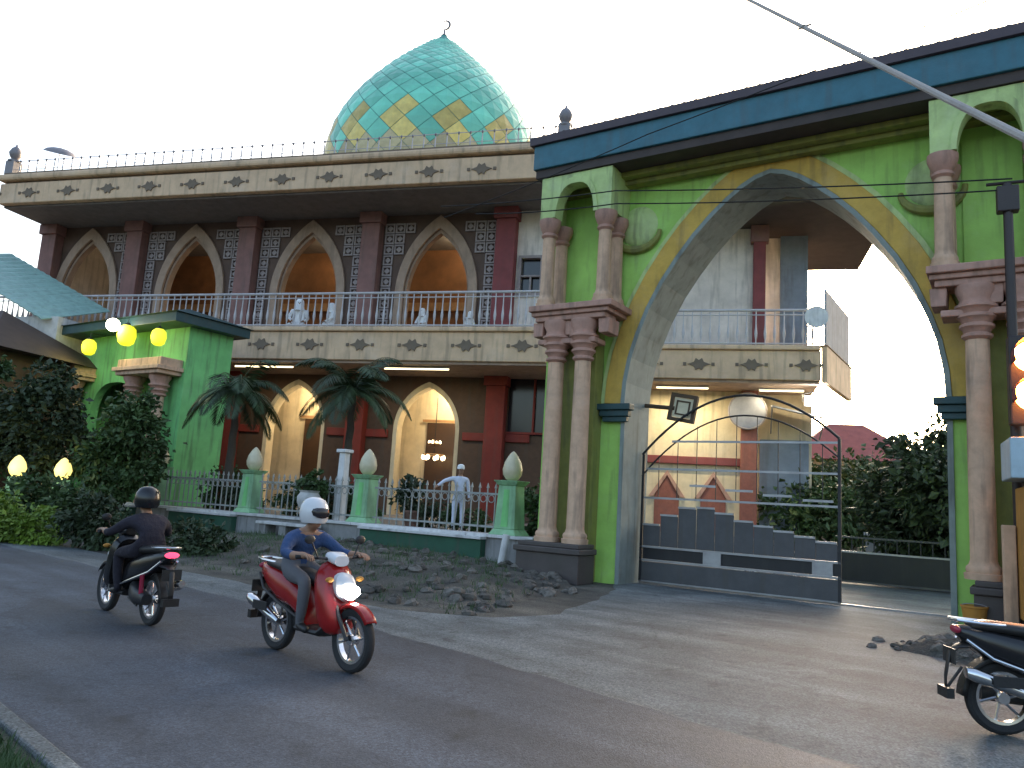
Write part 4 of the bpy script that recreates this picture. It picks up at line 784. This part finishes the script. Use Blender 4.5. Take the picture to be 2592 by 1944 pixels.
# ------------------------------------------------------------------ standing and seated people
def stander(label, loc, rz):
    t = thing('person', label, 'person', loc, rz); J = {}; B = []; c = 'cloth_pale'
    J['hip'] = (0,0,.9,(.145,.11)); J['waist'] = (0,0,1.05,(.125,.10)); J['chest'] = (0,0,1.27,(.155,.11)); J['neck0'] = (0,0,1.40,.06); J['neck'] = (.01,0,1.46,.05)
    B += [('hip','waist',c), ('waist','chest',c), ('chest','neck0',c), ('neck0','neck','skin')]; head_joints(J, B, 'neck', (.02,0,1.565), (1,0,0))
    for s, k in ((1,'l'), (-1,'r')):
        J[k+'sh'] = (0,s*.19,1.34,.065)
        if s < 0: J[k+'el'] = (.1,-.43,1.26,.048); J[k+'wr'] = (.2,-.62,1.12,.032); hd, hs = (.5,-.7,-.5), (1,0,0)
        else: J[k+'el'] = (-.03,.25,1.07,.05); J[k+'wr'] = (.05,.26,.85,.032); hd, hs = (.1,0,-1), (1,0,0)
        B += [('chest',k+'sh',c), (k+'sh',k+'el',c), (k+'el',k+'wr',c)]; add_hand(J, B, k+'h', k+'wr', hd, hs, (.2,0,-1) if s < 0 else (.6,-.2,-.4))
        J[k+'th'] = (0,s*.1,.8,.095); J[k+'kn'] = (.02,s*.105,.48,.07); J[k+'an'] = (-.01,s*.11,.09,.05); J[k+'to'] = (.15,s*.12,.035,.035)
        B += [('hip',k+'th',c), (k+'th',k+'kn',c), (k+'kn',k+'an',c), (k+'an',k+'to','vinyl')]
    skin_mesh('body', J, B, None, t); MB().lathe([(.098,1.59),(.102,1.63),(.085,1.69),(.04,1.715),(.005,1.72)], .0, 0, 16).build('cap', 'cloth_white', t, smooth=True); face(t, .02, 0, 1.565); return t
stander('person in pale blue clothes behind the fence, one arm stretched out', (-1.2,20.75,.85), R(-75))
def sitter(label, u, v, rz, s=1., lean=0):
    x, y, z = MW(u, v, 7.14); t = thing('person', label, 'person', (x,y,z), rz, 'people in white on the balcony', s); J = {}; B = []; c = 'cloth_white'
    J['hip'] = (0,0,.16,(.2,.17)); J['waist'] = (.02+lean*.3,0,.36,(.17,.14)); J['chest'] = (.05+lean*.7,0,.58,(.17,.125)); J['neck0'] = (.07+lean,0,.70,.07); J['neck'] = (.08+lean,0,.76,.055)
    B += [('hip','waist',c), ('waist','chest',c), ('chest','neck0',c), ('neck0','neck',c)]; head_joints(J, B, 'neck', (.11+lean,0,.87), (1,0,-.1))
    for sd, k in ((1,'l'), (-1,'r')):
        J[k+'sh'] = (.05+lean*.7,sd*.19,.65,.07); J[k+'el'] = (.12,sd*.27,.42,.055); J[k+'wr'] = (.32,sd*.16,.30,.035); B += [('chest',k+'sh',c), (k+'sh',k+'el',c), (k+'el',k+'wr',c)]; add_hand(J, B, k+'h', k+'wr', (1,-sd*.3,-.2), (0,sd,0), (0,0,-1))
        J[k+'th'] = (.15,sd*.13,.15,.10); J[k+'kn'] = (.42,sd*.25,.16,.075); J[k+'an'] = (.22,sd*.06,.07,.05); B += [('hip',k+'th',c), (k+'th',k+'kn',c), (k+'kn',k+'an',c)]
    skin_mesh('body', J, B, None, t)
    MB().lathe([(.16,.66),(.13,.78),(.125,.88),(.115,.96),(.07,1.02),(.01,1.035)], .075+lean, 0, 16).build('hood', 'cloth_white', t, smooth=True); face(t, .125+lean, 0, .88); return t
sitter('person in white robe seated behind railing below the right arch', -4.6, .8, R(-120), 1.0); sitter('person in white leaning at the right foot of the right arch', -3.0, .8, R(-60), .85, .12)
sitter('person in white beside the railing left of the right arch', -7.95, .8, R(-150), 1.25); sitter('person in white inside the second arch from right, head above railing', -9.4, 1.0, R(-80), 1.5)

# ------------------------------------------------------------------ small things on mosque and gate
def wall_thing(name, label, cat, loc, rz): return thing(name, label, cat, loc, rz)
hn = wall_thing('loudspeaker', 'white horn loudspeaker at the end of the wing balcony', 'loudspeaker', MW(8.0,2.3,7.95), MA); MB().lathe([(.44,-.4),(.36,-.32),(.2,-.1),(.1,.12),(.09,.3)], 0, 0, 22, 'y').build('horn', 'bench_white', hn, smooth=True); MB().ball((0,-.28,0), .11, 12, 8).build('driver', 'iron_black', hn, smooth=True); MB().tube([(0,.1,0),(-.3,.2,-.3),(-.35,.25,-.95)], .03).build('bracket', 'steel', hn)
ds = wall_thing('round_plaque', 'round grey disc on the wing pilaster seen through the arch', 'plaque', MW(6.05,4.05,5.2), MA); MB().lathe([(.78,.0),(.8,-.04),(.72,-.08),(.3,-.1),(.02,-.1)], 0, 0, 32, 'y').build('disc', 'grey_disc', ds, smooth=True); MB().tube([(.76*math.cos(R(15*i)),-.06,.76*math.sin(R(15*i))) for i in range(25)], .03, 6).build('rim', 'lattice', ds)
fl = wall_thing('floodlight', 'lit floodlight at the right corner of the wing', 'floodlight', MW(8.05,3.2,5.45), MA); MB().frustum((.36,.1),(.36,.16),-.2,.24).build('housing', 'rail_white', fl, bev=.02); MB().box(-.34,.34,-.17,-.15,-.16,.2).build('lens', 'lit_head', fl); MB().tube([(-.4,0,0),(-.4,.1,.3),(0,.1,.42),(.4,.1,.3),(.4,0,0)], .025).build('bracket', 'steel', fl)
ld = bpy.data.lights.new('glow', 'SPOT'); ld.energy = 30; ld.color = (1,.97,.85); ld.spot_size = R(140); ld.shadow_soft_size = .3; lo = bpy.data.objects.new('glow', ld); COL.objects.link(lo); lo.parent = fl; lo.location = (0,-.4,0); lo.rotation_euler = (R(60),0,R(60))
aw = wall_thing('awning', 'pale awning panel below the floodlight at wing corner', 'awning', MW(7.6,3.4,4.85), MA); MB().add([(-1.0,0,.55),(1.0,-.1,.1),(1.05,1.6,.3),(-1.0,1.6,.75)], [(0,1,2,3)]).build('sheet', 'bench_white', aw); bpy.data.objects[aw.children[0].name].modifiers.new('solid','SOLIDIFY').thickness = .05; MB().tube([(-1.0,.02,.53),(-.95,1.6,-.4)], .03).build('strut', 'steel', aw); MB().tube([(1.0,-.08,.08),(1.0,1.6,-.6)], .03).build('strut', 'steel', aw)
sg = wall_thing('hanging_frame', 'brown square frame sign tilted on a bracket by the arch jamb', 'sign', G(2.5,1.05,4.05), GA); f = MB(); q = lambda s: [(s*math.cos(R(35+90*i)), s*math.sin(R(35+90*i))) for i in range(5)]; f.strip(q(.46), q(.34), -.05, .05); f.strip(q(.24), q(.19), -.03, .03); f.build('frame', 'frame_brown', sg); MB().prism(q(.33)[:4], -.01, .01).build('panel', 'lamp_cream', sg); MB().tube([(-.2,0,.0),(-1.0,0,.08)], .05).build('bracket', 'frame_brown', sg)
ch = wall_thing('chandelier', 'lit chandelier hanging in the hall doorway behind the palms', 'chandelier', MW(-5.0,3.9,3.2), MA)
MB().tube([(0,0,2.7),(0,0,.1)], .02).build('chain', 'iron_black', ch); MB().lathe([(.5,.0),(.52,.05),(.48,.08)], 0, 0, 20).build('ring', 'beam_wood', ch); MB().lathe([(.28,.5),(.3,.55),(.26,.58)], 0, 0, 20).build('ring', 'beam_wood', ch)
for k in range(7): MB().ball((.48*math.cos(k*.9),.48*math.sin(k*.9),-.08), (.09,.09,.12), 10, 6).build('bulb', 'lit_chandelier', ch, smooth=True)
for k in range(4): MB().ball((.26*math.cos(k*1.57),.26*math.sin(k*1.57),.62), (.06,.06,.09), 10, 6).build('bulb', 'lit_chandelier', ch, smooth=True)
di = wall_thing('satellite_dish', 'grey satellite dish on a thin pole above the roof railing', 'satellite dish', MW(-22.3,2.2,13.4), MA)
dsh = MB().lathe([(.02,.0),(.35,.04),(.62,.14),(.78,.28),(.79,.30),(.62,.17),(.35,.07),(.02,.03)], 0, 0, 26).build('bowl', 'finial_grey', di, smooth=True); dsh.location = (0,0,2.6); dsh.rotation_euler = (R(196),R(16),0); MB().tube([(0,0,0),(0,0,2.4)], .02).build('pole', 'rail_white', di)

# ------------------------------------------------------------------ right edge: signal, kiosk, stool
sp = thing('traffic_signal', 'traffic signal on a dark pole with two glowing amber lights', 'traffic signal', G(9.02,-1.42), GA+R(8))
MB().tube([(0,0,0),(0,0,7.4)], [.085,.07], 14).build('pole', 'signal_housing', sp, smooth=True); MB().box(-.16,.16,-.1,.1,6.9,7.35).build('bracket', 'signal_housing', sp, bev=.02); MB().tube([(-.3,0,7.42),(.3,0,7.42)], .03).build('crossbar', 'signal_housing', sp)
MB().box(-.12,.48,-.42,-.14,3.30,4.72).build('housing', 'signal_housing', sp, bev=.03)
for z in (4.37, 3.76):
    ln = MB().lathe([(.02,-.48),(.15,-.465),(.245,-.425)], .18, 0, 22, 'y', z).build('lens', 'lit_amber', sp, smooth=True)
    vs = []; fs = []
    for i in range(15):
        a = R(-25+230*i/14)
        for y in (-.42, -.78): vs.append((.18+.275*math.cos(a), y, z+.275*math.sin(a)))
    for i in range(14): fs.append((2*i,2*i+1,2*i+3,2*i+2))
    v = MB().add(vs, fs).build('visor', 'maroon', sp); v.modifiers.new('solid', 'SOLIDIFY').thickness = .01
    l2 = bpy.data.lights.new('glow', 'POINT'); l2.energy = 14; l2.color = (1,.33,.05); l2.shadow_soft_size = .15; lo = bpy.data.objects.new('glow', l2); COL.objects.link(lo); lo.parent = sp; lo.location = (.18,-.62,z)
ki = thing('kiosk', 'orange street kiosk with pale blue sign board', 'kiosk', G(8.86,-1.62), GA+R(8))
MB().box(.12,1.9,-1.0,.0,.35,2.32).build('cabinet', 'orange_paint', ki, bev=.02); MB().box(-.06,2.1,-1.08,-.05,2.42,3.02).build('sign_board', 'blue_sign', ki, bev=.02); MB().box(.2,1.85,-.9,-.1,2.321,2.419).build('shelf', 'signal_housing', ki)
MB().box(-.08,.1,-.12,.04,.0,1.75).build('post', 'pink_stone', ki, bev=.015)
for x in (.2,1.8):
    for y in (-.9,-.1): MB().box(x-.05,x+.05,y-.05,y+.05,0,.349).build('leg', 'signal_housing', ki)
so = thing('bucket', 'small orange plastic bucket standing beside the kiosk', 'bucket', (7.62,12.95,.01), GA)
MB().lathe([(.13,0),(.135,.02),(.185,.40),(.2,.41),(.2,.44),(.175,.44),(.12,.03)], 0, 0, 20).build('pail', 'orange_paint', so, smooth=True)
MB().tube([(.19*math.cos(R(12*i)),-.02,.42+.05*math.sin(R(12*i))) for i in range(16)], .008, 6).build('handle', 'steel', so)

# ------------------------------------------------------------------ overhead wires, bird
def wire(label, pts, r, m, sag=0, name='cable', cat='cable'):
    P = []; 
    for i in range(len(pts)-1):
        a, b = Vector(pts[i]), Vector(pts[i+1])
        for k in range(16): t = k/16; p = a.lerp(b, t); p.z -= sag*4*t*(1-t); P.append(p)
    P.append(Vector(pts[-1])); o = MB().tube(P, r, 8).build(name, m, smooth=True); return tag(o, label, cat)
wire('thick pale guy cable slanting down across the teal fascia', [(2.83,12.3,10.76),(2.68,9.0,8.02),(2.43,3.6,3.52),(2.35,1.9,2.1)], .021, 'cable')
cl = MB().tube([(-.06,0,-.03),(.06,0,.03)], .012).tube([(-.02,-.03,-.02),(.02,.03,.02)], .02); tag(cl.build('cable_clip', 'cable'), 'small clip on the thick pale guy cable above roof', 'clip'); bpy.data.objects['cable_clip'].location = (2.585,6.9,6.28)
wire('upper thin black wire running from signal pole across the gate arch', [G(9.1,-1.5,7.45), G(1.85,-1.6,8.47), G(-3.5,-1.0,9.2)], .014, 'cable_black', .05)
wire('lower thin black wire running from signal pole across the gate arch', [G(9.0,-1.5,7.27), G(1.87,-1.6,8.17), G(-2.0,-1.45,8.6)], .014, 'cable_black', .06)
wire('thin black wire rising from balcony corner over the gate fascia', [(-1.96,19.0,8.64), (2.53,15.5,9.44), (8.5,10.8,10.4)], .011, 'cable_black', .05)
bd = thing('bird', 'small dark bird flying at the top edge of the sky', 'bird', (1.6,14.2,11.62), R(20))
MB().loft([(-.16,0,.012,.008),(-.06,.01,.035,.03),(.04,.012,.04,.036),(.11,.02,.026,.026),(.15,.02,.008,.008)], 10, 2).build('body', 'cloth_dark', bd, smooth=True)
for s in (-1,1): MB().add([(.06,s*.03,.02),(-.05,s*.03,.02),(-.1,s*.26,.1),(.0,s*.24,.1),(.02,s*.13,.08)], [(0,1,2,3,4)]).build('wing', 'cloth_dark', bd)

# ------------------------------------------------------------------ left neighbours, far house
bh = thing('house', 'dark brown house with low hipped roof at left edge', 'house', (-20.9,28.6,0), R(-15))
MB().box(-3.6,2.6,0,4,0,6.0).build('wall', 'brown_house', bh); MB().box(-2.6,-1.6,-.06,-.002,2.4,4.4).build('window_pane', 'glass_dark', bh); MB().box(1.0,2.0,-.06,-.002,0.1,3.1).build('door', 'door_wood', bh)
MB().box(-3.4,2.3,-.9,-.01,5.05,5.25).build('ledge', 'frame_pale', bh, bev=.02); MB().box(-.25,.05,-.8,-.5,.02,5.048).build('pillar', 'bench_white', bh, bev=.02)
h2 = MB(); h2.add([(-4.4,-1.1,6.0),(3.3,-1.1,6.0),(3.3,4.8,6.0),(-4.4,4.8,6.0),(-1.2,1.8,7.9),(.4,1.8,7.9)], [(0,3,2,1),(0,1,5,4),(1,2,5),(2,3,4,5),(3,0,4)]); h2.build('roof', 'brown_roof', bh)
tr = thing('shed', 'shed with sloping teal sheet roof above the brown house', 'shed', (-19.6,31.5,0), R(-15))
MB().box(-4,1.2,0,2.5,0,8.0).build('wall', 'bench_white', tr); s_ = MB()
for i in range(16):
    x = -5.2+i*.38; zt = 10.6-.62*(x+5.2)*.75; s_.add([(x,-.5,zt),(x+.19,-.5,zt-.05),(x+.38,-.5,zt-.177),(x,3,zt+1.2),(x+.19,3,zt+1.15),(x+.38,3,zt+1.03)], [(0,1,4,3),(1,2,5,4)])
so_ = s_.build('roof_sheet', 'teal_sheet', tr); so_.modifiers.new('solid','SOLIDIFY').thickness = .04
fh = thing('house', 'far house with red tiled hip roof beyond the gateway trees', 'house', (20.2,45.5,0), R(-10))
MB().box(-3.2,3.2,0,5,0,5.3).build('wall', 'cream_wall', fh); h3 = MB(); h3.add([(-3.9,-.7,5.3),(3.9,-.7,5.3),(3.9,5.7,5.3),(-3.9,5.7,5.3),(-1.0,2.5,7.7),(1.0,2.5,7.7)], [(0,3,2,1),(0,1,5,4),(1,2,5),(2,3,4,5),(3,0,4)]); h3.build('roof', 'red_roof', fh)
for x in (-1.8, 1.4): wn = MB().box(x-.5,x+.5,-.05,-.002,2.4,3.8).build('window', 'glass_dark', fh)
bw = thing('boundary_wall', 'low dark boundary wall across the yard inside the gateway', 'wall', G(5.5,13.0), GA); MB().box(-1,12,0,.2,0,1.3).build('wall', 'concrete_grey', bw); MB().box(-1.05,12.05,-.06,.26,1.302,1.4).build('coping', 'bench_white', bw)

# ------------------------------------------------------------------ embankment of rubble
em = MB(); tri = []; nx, ny = 46, 22
def emh(a, b):                                           # a along 0..1, b 0 road .. 1 wall
    return .36*min(1, b*1.8)*(.35+.65*math.sin(math.pi*min(1, a*1.05+.02))**.5)
vs = []; fs = []; rnd = random.Random(3)
for i in range(nx+1):
    a = i/nx; lo = Vector((-9.5+11.3*a, 18.6-6.9*a, 0)); 
    if a > .8: lo = Vector((-.46+(a-.8)/.2*2.0, 13.08-.8*(1-(a-.8)/.2)**2*2+(a-.8)/.2*2.6, 0))
    if a <= .8: lo = Vector((-9.5+9.04*a/.8, 18.9-7.4*a/.8, 0))
    hi = Vector(G(-12.0+12.0*a, -.3, 0))
    for j in range(ny+1):
        b = j/ny; p = lo.lerp(hi, b); z = emh(a, b)+rnd.uniform(-.02,.03)*(1 if 0 < j < ny else 0); vs.append((p.x, p.y, (z if j else -.03)+.0))
for i in range(nx):
    for j in range(ny): k = i*(ny+1)+j; fs.append((k, k+ny+1, k+ny+2, k+1))
emb = em.add(vs, fs).build('embankment', 'earth', smooth=True); tag(emb, kind='structure')
sm_ = []
for k in range(5):
    m = MB(); m.ball((0,0,0), (1,.8,.6), 8, 5); rn = random.Random(k); m.v = [(x*rn.uniform(.75,1.2), y*rn.uniform(.75,1.2), z*rn.uniform(.75,1.2)) for x, y, z in m.v]; sm_.append(m.mesh('stone', 'stone'))
for k in range(170):
    i = int(nx*(.35+.65*rnd.random()**.7)); j = int(ny*rnd.random()**1.2); p = vs[min(len(vs)-1, i*(ny+1)+j)]; s = rnd.uniform(.05,.17)
    place('stone', sm_[k%5], emb, (p[0]+rnd.uniform(-.1,.1), p[1]+rnd.uniform(-.1,.1), max(.0,p[2])+s*.15), (rnd.uniform(-.4,.4),rnd.uniform(-.4,.4),rnd.uniform(0,6)), s)
rb = MB(); vs2 = []
mo = thing('rubble_heap', 'low heap of rubble beside the gateway pier and kiosk', 'rubble', (6.55,10.45,0), R(-35))
hm = MB(); hm.lathe([(1.25,-.02),(1.1,.05),(.8,.14),(.45,.2),(.05,.22)], 0, 0, 26); rn = random.Random(5); hm.v = [(x*rn.uniform(.9,1.1)*1.1, y*rn.uniform(.9,1.1)*.6, z*rn.uniform(.8,1.3) if z > 0 else z) for x, y, z in hm.v]; hm.build('soil', 'earth', mo, smooth=True)
for k in range(90):
    s = rnd.uniform(.04,.12); a, b = rnd.gauss(0,.75), rnd.gauss(0,.4); place('stone', sm_[k%5], mo, (a,b,max(0,.22-.14*(a*a+3*b*b))+s*.2), (rnd.uniform(-.5,.5),rnd.uniform(-.5,.5),rnd.uniform(0,6)), s)
# short grass tufts on the verges
gb = MB(); rnd = random.Random(11)
def tuft(x, y, z, n, h):
    for _ in range(n):
        a = rnd.uniform(0,6.28); px, py = x+rnd.gauss(0,.06), y+rnd.gauss(0,.06); hh = h*rnd.uniform(.5,1.2); dx, dy = math.cos(a)*hh*.5, math.sin(a)*hh*.5
        gb.add([(px-.006,py,z),(px+.006,py,z),(px+dx,py+dy,z+hh)], [(0,1,2)])
for _ in range(2200):
    t = rnd.random(); b = abs(rnd.gauss(0,.5)); x = -3.56+3.9*t-b*.68; y = 5.50-3.7*t-b*.73; tuft(x, y, .02, 7, .09)
for _ in range(700):
    i = int(nx*rnd.random()*.9); j = int(ny*rnd.random()); p = vs[i*(ny+1)+j]; tuft(p[0]+rnd.uniform(-.1,.1), p[1]+rnd.uniform(-.1,.1), max(0,p[2])-.01, 6, .14)
gm = bpy.data.meshes.new('grass'); gm.from_pydata(gb.v, [], gb.f); gm.materials.append(MATS['leaf_mid']); go = bpy.data.objects.new('grass', gm); COL.objects.link(go); tag(go, 'short rough grass along the road verges', 'grass', kind='stuff')
